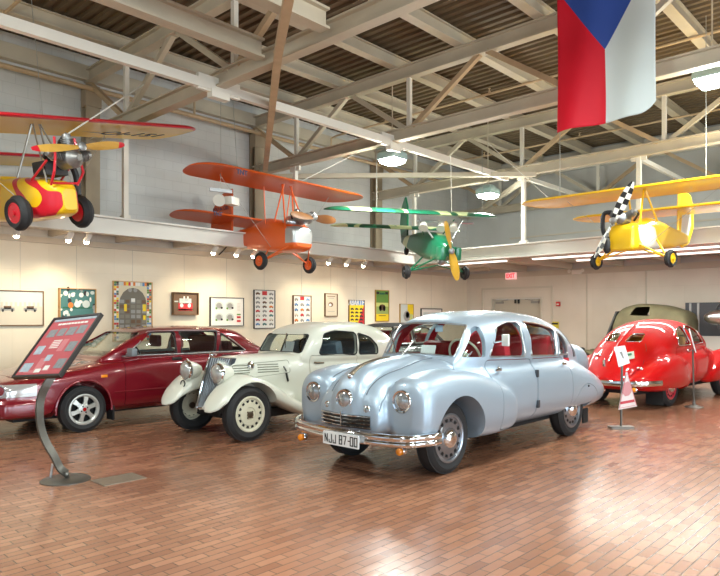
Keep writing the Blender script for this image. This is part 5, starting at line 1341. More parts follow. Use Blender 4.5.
# ---------- yellow and red plane, left edge
pl = thing('light_aircraft', 'yellow and red little plane with wooden propeller hanging at the left edge', 'airplane', (2.62, -14.40, 3.03), (0, -.16, math.radians(102)), 'small planes hung from the roof')
fus = [(.46,0,.10,.0,.16,.28,5,4), (.38,0,.17,-.05,.18,.36,5,4), (0,0,.28,-.09,.2,.46,5,4), (-.5,0,.31,-.09,.22,.54,5,3.4), (-.9,0,.30,-.06,.24,.60,5,3), (-1.4,0,.22,.02,.25,.56,4,3), (-2.15,0,.06,.16,.28,.42,3,3)]
fm = carve(sloft(fus, 60, 44).mesh('f'), (lambda m: (m.ell((0, .62, .62), (.24, .30, .42)), m)[1])(MB()))
fo = part('fuselage', fm, [M_pyel], pl)
for s in (1, -1):
    fl = [(.45,.04), (.45,.25), (.30,.26), (.10,.42), (-.25,.53), (-.40,.50), (-.26,.28), (-.22,.04), (-.05,-.08), (.32,-.06)]
    shl = carve(sloft(fus, 60, 44, off=-.004).mesh('f'), xz(rpoly(fl, .06), .1 if s > 0 else -.6, .6 if s > 0 else -.1), 'INTERSECT')
    shl = carve(shl, sloft(fus, 60, 44, off=.004)); part('painted_flame', shl, [M_pred], fo)
    td = [(-.30,.56), (-.05,.40), (.16,.30), (.22,.17), (.12,.06), (-.02,.08), (-.08,.22), (-.22,.36)]
    shl = carve(carve(sloft(fus, 60, 44, off=-.008).mesh('f'), xz(rpoly(td, .07), .1 if s > 0 else -.6, .6 if s > 0 else -.1), 'INTERSECT'), sloft(fus, 60, 44, off=.004)); part('painted_teardrop', shl, [M_pyel], fo)
    fl = [(-.62,.42), (-.70,.1), (-.95,.0), (-1.3,.1), (-1.1,.3), (-.9,.5)]
    shl = carve(carve(sloft(fus, 60, 44, off=-.004).mesh('f'), xz(rpoly(fl, .06), .1 if s > 0 else -.6, .6 if s > 0 else -.1), 'INTERSECT'), sloft(fus, 60, 44, off=.004)); part('painted_flame', shl, [M_pred], fo)
b = MB(); b.box((0, .72, .28), (.4, .1, .4)); b.box((0,.55,.1), (.4,.36,.08)); obj('seat', b, M_engd, pl, bevel=.02)
w_ = obj('front_wing', wing_mb(-2.4, 2.85, 1.05, .11, .42, 1.22, .04, .05, edge=.06), [M_pyel, M_pred], pl)
b = MB(); b.merge(text_mb('OI-151', .42, False, .004, xs=1.0), Matrix.Translation((1.75, .16, 1.228)) @ Matrix.Rotation(-.04, 4, 'Y') @ Matrix.Rotation(.02, 4, 'X') @ Matrix.Rotation(PI, 4, 'Y') @ Matrix.Rotation(PI, 4, 'Z')); obj('registration', b, M_ink, w_)
obj('rear_wing', wing_mb(-1.95, 1.95, .85, .1, -1.42, 1.0, .0, .05, edge=.12), [M_pyel, M_pred], pl)
cyl_engine(pl, (.09, -.44, .68), 1.1, cyls=((-1,.25),(1,.25),(0,1)))
b = MB(); b.box((0, -.12, .58), (.34, .3, .2)); obj('engine_accessory', b, M_engd, pl, bevel=.02)
prop(pl, (.09, -.72, .81), .72, .10, [M_wood, M_pred], 14, 2, w=.04)
for s in (1, -1):
    strut(pl, [(s*.2,-.38,.34), (s*.22,-.52,.5), (s*.17,-.52,.72), (s*.15,-.52,.95)], .018, M_pred, 'engine_frame'); strut(pl, [(s*.22,.0,.44), (s*.2,-.36,.66)], .016, M_pred, 'engine_frame')
    strut(pl, [(s*.26,.25,.5), (s*.05,.05,1.24)], .016, M_wire, 'cabane_strut'); strut(pl, [(s*.2,-.3,.38), (s*.05,.05,1.24)], .012, M_wire, 'cabane_strut')
    strut(pl, [(s*.27,.05,-.02), (s*.40,0,0)], .03, M_pred, 'axle'); plane_wheel(pl, s*.475, 0, 0, .235, .15, M_pred)
    strut(pl, [(s*.1,.35,1.24), (s*1.3,.35,1.24)], .004, M_wire, 'bracing_wire', 5); strut(pl, [(s*.28,.1,.1), (s*1.35,.3,1.24)], .005, M_wire, 'bracing_wire', 5)
strut(pl, [(-.2,-.40,.36), (.2,-.40,.36)], .016, M_pred, 'engine_frame')
b = MB(); b.tube(arc_pts([(.26,-.18,.7), (.33,-.2,.5), (.31,-.22,.22)], 12), .045, 10); obj('exhaust', b, M_engd, pl)
obj('rudder', fin_mb([(-1.8,.3), (-2.15,.3), (-2.22,.8), (-2.1,1.05), (-1.9,.9)]), M_pred, pl)
cable(local(pl, (.15,.1,1.33)), Vector((local(pl, (.15,.1,1.33)).x-.2, local(pl,(.15,.1,1.33)).y-.1, 6.3)), 'thin dark cable holding the yellow and red plane, left one')
cable(local(pl, (.05,-.45,.98)), Vector((2.6, -13.0, 5.2)), 'pale rope slanting up from the propeller of the yellow and red plane', .011, M_wire2)

# ---------- orange plane
pl = thing('light_aircraft', 'orange little plane with brown propeller hanging beside the art wall', 'airplane', (2.5, -10.0, 2.6), math.radians(92), 'small planes hung from the roof')
fus = [(.50,0,.20,.28,.44,.60,5,5), (.46,0,.24,.24,.44,.66,5,5), (.2,0,.28,.20,.46,.74,5,4), (-.2,0,.30,.22,.5,.86,5,3), (-.45,0,.28,.25,.52,.90,5,2.6), (-.8,0,.25,.3,.55,.80,4,3), (-1.4,0,.16,.42,.58,.74,4,3), (-2.0,0,.05,.56,.64,.72,3,3)]
fm = carve(sloft(fus, 60, 44).mesh('f'), (lambda m: (m.ell((0, .72, .95), (.2, .22, .3)), m)[1])(MB()))
fm = carve(fm, (lambda m: (m.box((0, -.45, .5), (1, .36, .31)), m)[1])(MB()))
part('fuselage', fm, [M_poran], pl)
cowl = carve(sloft(fus, 60, 44, off=.003).mesh('c'), (lambda m: (m.box((0, -.45, .5), (1, .36, .31)), m)[1])(MB()), 'INTERSECT'); part('cowling', cowl, [M_silverp], pl)
b = MB(); b.ell((0, -.18, .76), (.2,.18,.13), 20, 12); obj('fuel_tank', b, M_silverp, pl)
w_ = obj('front_wing', wing_mb(-2.08, 2.15, 1.05, .10, .35, 1.52, .0, .02, edge=.05), [M_poran, M_poran], pl)
for l in (-1.35,):
    b = MB(); b.merge(text_mb('TNT', .12, True, .003), Matrix.Translation((l, -.362, 1.452)) @ Matrix.Rotation(PI/2, 4, 'X')); obj('lettering', b, mat('navy_ink', (34,34,80), .5), w_)
w2 = obj('rear_wing', wing_mb(-1.46, 1.5, .9, .10, -1.15, .98, .0, .05, edge=.05), [M_poran, M_poran], pl)
b = MB(); b.merge(text_mb('TNT', .11, True, .003), Matrix.Translation((-.75, 1.135, .975)) @ Matrix.Rotation(PI/2, 4, 'X')); obj('lettering', b, MATS['navy_ink'], w2)
rud = obj('rudder', fin_mb([(-1.62,.46), (-2.22,.50), (-2.38,.9), (-2.30,1.3), (-2.0,1.58), (-1.62,1.66)], .05), M_poran, pl)
b = MB(); b.merge(text_mb('POU du CIEL', .10, False, .002), Matrix.Translation((-.03, 2.0, 1.26)) @ Matrix.Rotation(-PI/2, 4, 'Z') @ Matrix.Rotation(PI/2, 4, 'X')); obj('lettering', b, MATS['navy_ink'], rud)
cyl_engine(pl, (0, -.52, .80), .9, cyls=((-1,.5),(1,.5)))
prop(pl, (0, -.76, .80), .58, .0, [mat('dark_wood_propeller', (150,100,56), .3, coat=.4), M_pred], 12, 0)
for s in (1, -1):
    strut(pl, [(s*.25,.05,.78), (s*.10,-.05,1.5)], .014, M_poran, 'cabane_strut'); strut(pl, [(s*.27,-.28,.62), (s*.10,.0,1.5)], .014, M_poran, 'cabane_strut'); strut(pl, [(s*.26,.3,.75), (s*.34,.25,1.46)], .010, M_poran, 'cabane_strut')
    strut(pl, [(s*.27,-.36,.28), (s*.58,0,.02)], .013, M_poran, 'undercarriage_strut'); strut(pl, [(s*.28,.18,.26), (s*.58,0,.02)], .013, M_poran, 'undercarriage_strut'); strut(pl, [(s*.1,-.1,.24), (s*.58,0,.0)], .010, M_poran, 'undercarriage_strut')
    plane_wheel(pl, s*.63, 0, 0, .165, .10, M_poran)
    strut(pl, [(s*.3,.1,.3), (s*1.4,.2,1.49)], .004, M_wire, 'bracing_wire', 5)
b = MB(); b.tube(arc_pts([(0,1.75,.52), (0,1.95,.38), (0,2.1,.30)], 8), .014, 6); obj('tail_skid', b, M_engd, pl)
cable(local(pl, (-1.0,.2,1.56)), local(pl, (-1.0,.4,3.55)), 'dark cable above the left half of the orange plane wing')
cable(local(pl, (.2,-.1,1.55)), local(pl, (1.5,-.4,2.3)), 'pale cord slanting up from the engine of the orange plane', .006, M_wire2)
p = local(pl, (-1.05,.35,.86)) + Vector((-.22,-.2,-.19))
t = thing('floodlight', 'white twin floodlight hung in front of the orange tail', 'floodlight', tuple(p+Vector((.35,-.1,.5))))
b = MB(); b.bar((-.05,-.2,.05), (.05,.2,.05), .05, .06); obj('mount_bar', b, M_silverp, t)
b = MB(); b.lathe([(.04,-.1),(.08,-.06),(.10,.05),(.11,.06)], (.08,-.08,-.13), R=Vector((0,0,1)).rotation_difference(Vector((.6,-.6,-.4)).normalized()).to_matrix(), n=16); obj('lamp_head', b, M_pwhite, t)
b = MB(); b.box((.05,.2,-.12), (.16,.26,.14), rz=.4); obj('ballast_box', b, M_pwhite, t, bevel=.01)
cable(p+Vector((.35,-.1,.55)), p+Vector((.35,-.1,2.2)), 'dark cable carrying the twin floodlight by the orange tail')

# ---------- green plane
ang = (.15, 0, math.radians(90-31))
pl = thing('light_aircraft', 'green camouflaged little plane with yellow propeller hanging near the far corner', 'airplane', (3.70, -6.80, 2.53), ang, 'small planes hung from the roof')
fus = [(.62,0,.09,.38,.50,.62,3,3), (.52,0,.15,.30,.48,.70,3,3), (.2,0,.205,.26,.5,.80,4,3), (-.3,0,.22,.26,.54,.86,4,3), (-.9,0,.19,.34,.56,.84,4,3), (-1.6,0,.13,.42,.56,.76,3,3), (-2.2,0,.05,.54,.62,.72,3,3)]
fm = carve(sloft(fus, 60, 44).mesh('f'), (lambda m: (m.box((0, -.6, .5), (1, .9, 1.2)), m)[1])(MB()))
part('fuselage', fm, [M_camo], pl)
part('cowling', carve(sloft(fus, 60, 44, off=.002).mesh('f'), (lambda m: (m.box((0, -.6, .5), (1, .9, 1.2)), m)[1])(MB()), 'INTERSECT'), [M_pgreen], pl)
obj('front_wing', wing_mb(-2.5, 1.36, 1.0, .10, .35, 1.23, .0, .0, edge=.0), [M_camo, M_camo], pl)
obj('rear_wing', wing_mb(-2.05, 1.1, .9, .10, -1.0, .90, .0, .02, edge=.0), [M_camo, M_camo], pl)
obj('rudder', fin_mb([(-1.85,.58), (-2.3,.62), (-2.45,1.0), (-2.38,1.45), (-2.15,1.7), (-1.95,1.45)], .05), M_camo, pl)
prop(pl, (0, -.74, .50), .62, 1.85, [mat('yellow_varnish_propeller', (214,168,56), .3, coat=.5), M_pred], 12, 0)
for s_ in (1, -1): b = MB(); b.box((s_*.17, -.60, .44), (.13,.28,.28)); obj('cylinder_cowl', b, M_pgreen, pl, bevel=.04)
b = MB(); b.ell((-.06,-.40,.26), (.09,.09,.08), 14, 10); obj('carburettor', b, M_eng, pl)
for k, l in enumerate((-.42, -.02, .26)):
    b = MB(); b.lathe([(.03,-.1),(.07,-.07),(.09,.05),(.10,.06)], (l, -.18, .98), R=Vector((0,0,1)).rotation_difference(Vector((-.3,-.6,-.7)).normalized()).to_matrix(), n=16); b.bar((l,-.1,1.0), (l,-.05,1.12), .03, .03); obj('spot_lamp', b, M_pwhite, pl)
strut(pl, [(-.55,-.1,1.08), (.75,-.1,1.08)], .022, M_silverp, 'lamp_rail')
for s in (1, -1):
    strut(pl, [(s*.22,-.25,.74), (s*.50,-.1,1.15)], .02, M_silverp, 'cabane_strut'); strut(pl, [(s*.22,.3,.8), (s*.40,.1,1.15)], .014, M_pgreen, 'cabane_strut')
    strut(pl, [(s*.2,-.38,.32), (s*.62,0,.02)], .018, M_pgreen, 'undercarriage_strut'); strut(pl, [(s*.22,.3,.3), (s*.62,0,.02)], .018, M_pgreen, 'undercarriage_strut')
    plane_wheel(pl, s*.68, 0, 0, .15, .10, M_engd)
strut(pl, [(-.62,0,.02), (0,-.05,.16), (.62,0,.02)], .014, M_pgreen, 'axle')
plane_wheel(pl, .03, -2.0, .36, .10, .05, M_engd); strut(pl, [(0,2.0,.38), (0,1.95,.6)], .02, M_pgreen, 'tail_wheel_fork')
for l, f in ((-1.4,.0),(1.0,.0)):
    a = local(pl, (l, -f, 1.27)); cable(a, Vector((a.x, a.y, 5.2)), 'thin cable above the %s part of the green plane wing' % ('left' if l < 0 else 'right'))
cable(local(pl, (.2,-.2,1.2)), Vector((4.5,-7.4,4.8)), 'pale slanting cord in front of the second truss above the green plane', .006, M_wire2)

# ---------- yellow plane over the far mezzanine edge
pl = thing('light_aircraft', 'yellow and white little plane with checkered propeller hanging at the right', 'airplane', (7.95, -7.12, 2.516), (0, .03, math.radians(-8)), 'small planes hung from the roof'); pl.scale = (.92, .92, .92)
fus = [(.42,0,.20,.18,.40,.56,6,5), (.38,0,.24,.14,.40,.60,6,5), (0,0,.27,.16,.42,.68,5,3.5), (-.4,0,.28,.20,.44,.80,5,2.8), (-.7,0,.25,.24,.46,.78,4,3), (-1.2,0,.20,.28,.48,.70,4,4), (-1.7,0,.13,.38,.52,.66,4,4), (-2.15,0,.05,.46,.56,.62,3,3)]
cut = (lambda m: (m.prism([(-.25,-.2),(.3,-.2),(.12,.34),(-.05,.72),(-.35,.72)], -1, 1, 'yz'), m)[1])(MB())
fm = carve(sloft(fus, 60, 44).mesh('f'), (lambda m: (m.ell((0, .78, .86), (.19, .2, .26)), m)[1])(MB()))
fo = part('fuselage', fm, [M_pyel], pl)
for s in (1, -1):
    wp = rpoly([(.30,.56), (.22,.30), (-.05,.17), (-.55,.22), (-.32,.42), (-.28,.60), (-.02,.62)], .07)
    q = carve(carve(sloft(fus, 60, 44, off=-.004).mesh('f'), xz(wp, .1 if s > 0 else -.6, .6 if s > 0 else -.1), 'INTERSECT'), sloft(fus, 60, 44, off=.004)); part('white_flash', q, [M_pwhite], fo)
obj('front_wing', wing_mb(-2.5, 2.5, 1.05, .10, .25, 1.26, .0, .02, edge=.0), [M_pyel, M_pyel], pl)
obj('rear_wing', wing_mb(-2.25, 2.3, .9, .10, -1.30, 1.07, .0, .03, edge=.0), [M_pyel, M_pyel], pl)
ru = obj('rudder', fin_mb([(-1.72,.45), (-1.95,.34), (-2.22,.44), (-2.42,.78), (-2.38,1.2), (-2.22,1.46), (-1.72,1.50)], .05), M_pyel, pl)
for s in (1, -1):
    b = MB(); b.prism([(1.84,.62), (2.16,.60), (2.26,.85), (2.22,1.05), (1.86,1.0)], s*.026-.001, s*.026+.001, 'yz'); obj('white_flash', b, M_pwhite, ru)
cyl_engine(pl, (0, -.36, .72), .9, cyls=((-1,.45),(1,.45)))
prop(pl, (-.05, -.58, .66), .72, math.radians(62), [M_pwhite, M_ink], 7, 0, True, .055)
b = MB(); b.tube(arc_pts([(-.2,-.4,.84), (-.34,-.4,.82), (-.36,-.4,.6), (-.34,-.36,.45)], 14), .04, 10); obj('exhaust', b, M_engd, pl)
b = MB(); b.ell((-.26,-.40,.26), (.08,.08,.16), 14, 10); obj('silencer', b, M_engd, pl)
for s in (1, -1):
    strut(pl, [(s*.23,-.2,.6), (s*.16,.05,1.26)], .018, M_pyel, 'cabane_strut'); strut(pl, [(s*.24,.42,.72), (s*.16,.1,1.26)], .018, M_pyel, 'cabane_strut')
    strut(pl, [(s*.22,-.25,.28), (s*.64,0,.02)], .018, M_pyel, 'undercarriage_strut'); strut(pl, [(s*.26,.35,.4), (s*.64,0,.02)], .018, M_pyel, 'undercarriage_strut'); strut(pl, [(s*.1,.1,.20), (s*.64,0,.02)], .012, M_pyel, 'undercarriage_strut')
    plane_wheel(pl, s*.70, 0, 0, .155, .10, M_pyel)
    strut(pl, [(s*.27,.1,.3), (s*1.5,.2,1.25)], .004, M_wire, 'bracing_wire', 5)
for l in (-1.6, 1.2):
    a = local(pl, (l, .1, 1.32)); cable(a, Vector((a.x, a.y, 6.2)), 'thin cable above the %s half of the yellow plane wing' % ('left' if l < 0 else 'right'))
a = local(pl, (-1.7, -.1, 1.28)); cable(a, Vector((4.75, -6.4, 5.2)), 'pale cord slanting from the left wing tip of the yellow plane', .006, M_wire2)
# ------------------------------------------------------------------ flag
def flag_mat(W, L):
    m = bpy.data.materials.new('flag_cloth'); m.use_nodes = True; nt = m.node_tree; b = nt.nodes['Principled BSDF']; K = nt.links.new
    tc = nt.nodes.new('ShaderNodeTexCoord'); sp = nt.nodes.new('ShaderNodeSeparateXYZ'); K(tc.outputs['UV'], sp.inputs[0])
    def M(op, a, b_=None):
        n = nt.nodes.new('ShaderNodeMath'); n.operation = op
        for i, v in enumerate((a, b_)):
            if v is None: continue
            if isinstance(v, (int, float)): n.inputs[i].default_value = v
            else: K(v, n.inputs[i])
        return n.outputs[0]
    u = M('SUBTRACT', sp.outputs[0], .5); side = M('GREATER_THAN', u, 0.)
    tri = M('LESS_THAN', M('ABSOLUTE', u), M('SUBTRACT', .5, sp.outputs[1]))
    m1 = nt.nodes.new('ShaderNodeMix'); m1.data_type = 'RGBA'; m1.inputs[6].default_value = (*lin((216,20,48)), 1); m1.inputs[7].default_value = (*lin((212,220,220)), 1); K(side, m1.inputs[0])
    m2 = nt.nodes.new('ShaderNodeMix'); m2.data_type = 'RGBA'; m2.inputs[7].default_value = (*lin((52,84,168)), 1); K(m1.outputs[2], m2.inputs[6]); K(tri, m2.inputs[0])
    K(m2.outputs[2], b.inputs['Base Color']); b.inputs['Roughness'].default_value = .6
    tr = nt.nodes.new('ShaderNodeBsdfTranslucent'); K(m2.outputs[2], tr.inputs[0]); mx = nt.nodes.new('ShaderNodeMixShader'); mx.inputs[0].default_value = .3
    K(b.outputs[0], mx.inputs[1]); K(tr.outputs[0], mx.inputs[2]); K(mx.outputs[0], nt.nodes['Material Output'].inputs[0])
    return m
FW, FL, fx, fy, fz = 1.30, 1.96, 7.89, -9.73, 6.04
t = thing('hanging_flag', 'large red, white and blue flag hanging from the roof', 'flag', (fx, fy, fz))
NU, NV = 60, 60; me = bpy.data.meshes.new('cloth'); vs = []; fs = []; uv = []
for j in range(NV+1):
    v = j/NV
    for i in range(NU+1):
        u = i/NU; k = v*v
        x = FW*(u-.0)*(1-.03*k) + .02*k; y = .035*math.sin(u*11+v*3)*(.3+v) + .05*math.sin(u*5-2*v)*k
        z = -FL*v + .05*k*u - .0
        if u > .82 and v > .75: z += ((u-.82)/.18)**2*((v-.75)/.25)*.12
        vs.append((x, y, z)); uv.append((u, v))
for j in range(NV):
    for i in range(NU): a = j*(NU+1)+i; fs.append((a, a+1, a+NU+2, a+NU+1))
me.from_pydata(vs, [], fs); l_ = me.uv_layers.new()
for p in me.polygons:
    for li in p.loop_indices: l_.data[li].uv = uv[me.loops[li].vertex_index]
o = link('cloth', me, [flag_mat(FW, FL)], t); shade(me, 80)
sm = o.modifiers.new('thickness', 'SOLIDIFY'); sm.thickness = .004
b = MB(); b.tube([(-.08,0,.0), (FW+.08,0,.0)], .02, 10); obj('pole', b, M_wood, t)
for x in (.1, FW-.1):
    b = MB(); b.tube([(x,0,0), (x,0,.16)], .006, 6); obj('cord', b, M_wire2, t)

# ------------------------------------------------------------------ pictures on the art wall
def picture(name, label, px0, px1, py0, py1, frame, paper, depth=.03, fw=.02, group='pictures on the art wall', draw=None, cat='picture'):
    a = s_plane(px0, (py0+py1)/2, .03); c = s_plane(px1, (py0+py1)/2, .03); d = ((a-Vector((CAMX,CAMY,CAMZ))).dot(Vector((-math.sin(YAW), math.cos(YAW), 0)))+(c-Vector((CAMX,CAMY,CAMZ))).dot(Vector((-math.sin(YAW), math.cos(YAW), 0))))/2
    w = abs(c.y-a.y); h = (py1-py0)/640*d; z = CAMZ+(318-(py0+py1)/2)/640*d
    t = thing(name, label, cat, (.0, (a.y+c.y)/2, z), 0, group)
    fr = MB()
    for s in (1, -1): fr.box((depth/2+.004, s*(w/2-fw/2), 0), (depth, fw, h)); fr.box((depth/2+.004, 0, s*(h/2-fw/2)), (depth, w-2*fw, fw))
    fr.box((depth*.3, 0, 0), (depth*.3, w-.01, h-.01)); obj('frame', fr, frame, t)
    b = MB(); x = depth*.5+.004; b.box((x, 0, 0), (.006, w-2*fw, h-2*fw))
    mats = [paper]
    if draw:
        def R(u, v, du, dv, m, lift=.004):
            """patch at fractions of the print (u to the right, v up)"""
            if m not in mats: mats.append(m)
            W, H = w-2*fw, h-2*fw
            b.box((x+lift, (u-.5)*W, (v-.5)*H), (.003, du*W, dv*H), mats.index(m))
        def E(u, v, du, dv, m, lift=.005):
            if m not in mats: mats.append(m)
            W, H = w-2*fw, h-2*fw
            b.lathe([(1,0),(1,.002)], (0,0,0), n=16, mi=mats.index(m), R=Matrix(((0,0,1),(du*W/2,0,0),(0,dv*H/2,0))))
            n = 32
            for k in range(len(b.v)-n, len(b.v)): p = b.v[k]; b.v[k] = (p[0]+x+lift, p[1]+(u-.5)*W, p[2]+(v-.5)*H)
        draw(R, E)
    obj('print', b, mats, t)
    wr = MB(); wr.tube([(.012, 0, h/2-.01), (.008, 0, 2.88-z)], .0025, 5); obj('hanging_wire', wr, M_wire, t)
    return t, w-2*fw, h-2*fw, x
C_ = lambda n, c: mat(n, c, .55)
blk, wht, gr1, gr2 = C_('print_black', (40,38,40)), C_('print_white', (232,230,222)), C_('print_grey', (150,150,146)), C_('print_teal', (70,120,116))
red_, yel, ora, grn, blu, bei, brn, pal = C_('print_red', (196,44,48)), C_('print_yellow', (236,206,40)), C_('print_orange', (220,124,44)), C_('print_green', (96,140,60)), C_('print_blue', (96,140,190)), C_('print_beige', (206,196,176)), C_('print_brown', (110,84,62)), C_('print_pale', (196,206,200))
M_brownframe, M_goldframe, M_blackframe, M_woodframe = mat('brown_frame', (112,82,50), .45), mat('gold_frame', (176,140,70), .4), mat('black_frame', (44,40,38), .4), mat('pale_wood_frame', (206,160,100), .5)
def car_icon(R, E, u, v, w, h, m):
    R(u, v, w, h*.5, m); R(u-.05*w, v+h*.35, w*.55, h*.35, m, .0045); E(u-w*.3, v-h*.28, w*.22, h*.4, blk, .006); E(u+w*.3, v-h*.28, w*.22, h*.4, blk, .006)
def d1(R, E):
    R(.5,.78,1,.44,pal,.002)
    for k in range(9): R(.1+.1*k,.62,.05,.12,bei,.003)
    for u, m in ((.22,gr1),(.72,bei)): R(u,.47,.3,.09,m if m is gr1 else gr1); R(u,.52,.16,.09,brn); E(u-.1,.43,.05,.09,blk); E(u+.1,.43,.05,.09,blk)
picture('framed_photograph', 'wide brown-framed photograph of two cars, leftmost on the art wall', -4, 44, 290.5, 326, M_brownframe, bei, draw=d1)
def d2(R, E):
    rnd = random.Random(3)
    R(.5,.42,1,.05,C_('print_darkgreen', (30,96,70)),.003)
    for k in range(46): E(rnd.random(), rnd.random(), .05+.08*rnd.random(), .06+.1*rnd.random(), rnd.choice([pal,gr1,gr2,blk,wht,gr2]), .003+.0001*k)
    E(.30,.50,.15,.18,ora,.009); E(.49,.53,.18,.2,wht,.009); E(.74,.54,.22,.24,pal,.009); E(.36,.82,.12,.14,wht,.009); E(.60,.82,.13,.15,wht,.009)
picture('collage_panel', 'square teal collage of round shapes on pale wood, above the information stand', 58.5, 95, 288.5, 322, M_woodframe, gr2, depth=.09, fw=.012, draw=d2)
def d3(R, E):
    rnd = random.Random(5)
    for k in range(26):
        for u in (.04,.10,.90,.96): R(u, (k+.5)/26, .055, .034, rnd.choice([red_,ora,pal,blu,grn,wht,yel,brn,gr2]))
    for k in range(14): R(.1+.8*k/13,.965,.055,.06, rnd.choice([red_,ora,pal,blu,grn,wht,yel]))
    g = C_('print_lead_grey', (112,108,96))
    E(.5,.62,.72,.56,g,.0035); R(.5,.42,.72,.44,g,.0036)
    for i in range(5):
        for j in range(6): R(.21+.145*i,.24+.085*j,.11,.06,rnd.choice([gr1,brn,C_('print_ash', (130,126,112))]),.006)
    R(.5,.69,.10,.06,wht,.008); R(.30,.56,.07,.12,yel,.008); R(.80,.56,.09,.12,yel,.008); R(.80,.39,.07,.08,yel,.008); E(.42,.86,.1,.07,gr1,.007); E(.56,.86,.1,.07,gr1,.007)
picture('mosaic_panel', 'tall colourful mosaic panel with grey arch above the burgundy car', 113, 152, 281.5, 341, M_woodframe, C_('print_cream', (214,206,178)), depth=.05, fw=.01, draw=d3)
def d4(R, E):
    R(.5,.5,1,1,brn,.002); R(.5,.35,.6,.36,red_); R(.5,.62,.5,.25,pal); E(.34,.42,.14,.2,wht); E(.66,.42,.14,.2,wht); R(.5,.22,.6,.06,wht); R(.1,.6,.2,.06,pal); R(.45,.75,.06,.2,wht); R(.6,.75,.06,.2,wht)
picture('shadow_box', 'small boxed picture of a red car front', 172, 197, 292.5, 315, M_brownframe, blk, depth=.10, fw=.014, draw=d4)
def d5(R, E):
    for u in (.25,.58):
        for v in (.72,.30): E(u,v,.26,.30,pal); E(u,v,.17,.2,gr1,.006); E(u-.08,v-.1,.06,.08,grn,.007); E(u+.08,v-.08,.07,.08,blk,.007)
    R(.86,.30,.12,.08,red_); R(.86,.16,.12,.08,red_); R(.86,.40,.12,.05,grn)
    for k in range(6): R(.86,.55+.05*k,.10,.015,bei)
picture('framed_poster', 'nearly square white poster with four engine drawings', 210, 243.5, 297.5, 326, M_blackframe, wht, depth=.05, fw=.012, draw=d5)
def cars(cols, rows, hdr, seed):
    def d(R, E):
        rnd = random.Random(seed)
        if hdr: R(.5,.93,.24,.11,red_)
        for i in range(cols):
            for j in range(rows):
                if hdr and j == rows-1 and i == cols//2: continue
                car_icon(R, E, (i+.5)/cols, .04+.93*(j+.5)/rows, .62/cols, .55/rows, rnd.choice([gr1,red_,blu,gr2,bei,ora,brn,gr1]))
    return d
picture('framed_poster', 'tall white poster with rows of small cars, right of the four engine drawings', 254, 275, 290, 328.5, M_blackframe, wht, depth=.04, fw=.014, draw=cars(3,8,True,1))
picture('framed_poster', 'white poster of cars with red title behind the cream car roof', 293, 311, 295.5, 330, M_brownframe, wht, depth=.05, fw=.014, draw=cars(3,6,True,9))
def d8(R, E): R(.5,.9,.7,.03,brn); R(.5,.82,.5,.03,gr1); E(.45,.52,.42,.22,brn); E(.4,.5,.24,.13,wht,.006); R(.5,.2,.6,.02,gr1)
picture('framed_print', 'small dark-framed cream print with one round car', 325, 337.5, 293.5, 316.5, M_brownframe, bei, depth=.04, fw=.02, draw=d8)
def d9(R, E):
    R(.5,.93,1,.13,blu,.003)
    n = 14
    for k in range(n): R(.62+.38*(1-(k+.5)/n)*0+.19+.19*(0)+(.0), 0, 0, 0, red_) if False else R(1-(.62*(1-(k+.5)/n))/2, .84*(k+.5)/n, .62*(1-(k+.5)/n)+.04, .84/n+.002, red_, .0032)
    for i in range(3):
        for j in range(7): car_icon(R, E, .2+.3*i, .07+.11*j, .22, .07, blk)
t, w, h, x = picture('framed_poster', 'yellow and red poster with blue header and rows of black cars', 349, 364.5, 300, 333, M_brownframe, yel, depth=.04, fw=.012, draw=d9)
b = MB(); b.merge(text_mb('ABARTH', .22, True, .002, xs=.78), Matrix.Translation((x+.008, 0, h*.43)) @ Matrix.Rotation(PI/2, 4, 'Z') @ Matrix.Rotation(PI/2, 4, 'X')); obj('lettering', b, wht, t)
def d10(R, E):
    R(.5,.80,1,.4,grn,.002); R(.5,.12,1,.26,yel,.002); R(.5,.35,1,.25,C_('print_sage', (150,170,96)),.0025); E(.5,.45,.5,.2,brn); E(.35,.42,.2,.2,blk); E(.65,.42,.2,.2,blk); R(.5,.9,.4,.06,C_('print_darkgreen', (30,96,70))); R(.5,.17,.55,.02,blk)
    for u in (.15,.85): R(u,.92,.22,.08,blk)
picture('framed_poster', 'tall green and yellow racing poster in gold frame', 375.5, 389, 290, 321.5, M_goldframe, C_('print_lime', (196,206,120)), depth=.04, fw=.02, draw=d10)
def d11(R, E): R(.78,.75,.44,.5,yel,.002); R(.25,.5,.4,.9,pal,.002); E(.5,.45,.5,.5,gr1); E(.55,.5,.3,.3,brn); R(.8,.3,.3,.5,C_('print_lime', (196,206,120)),.003)
picture('framed_poster', 'small grey and yellow poster above the silver car windscreen', 400, 413.5, 304, 326, M_goldframe, pal, depth=.04, fw=.012, draw=d11)
def d12(R, E): R(.5,.55,.8,.5,pal); R(.5,.55,.5,.2,gr1)
picture('framed_photograph', 'dark-framed pale photograph farthest right on the art wall', 421, 442, 308.5, 326, M_blackframe, wht, depth=.04, fw=.025, draw=d12)

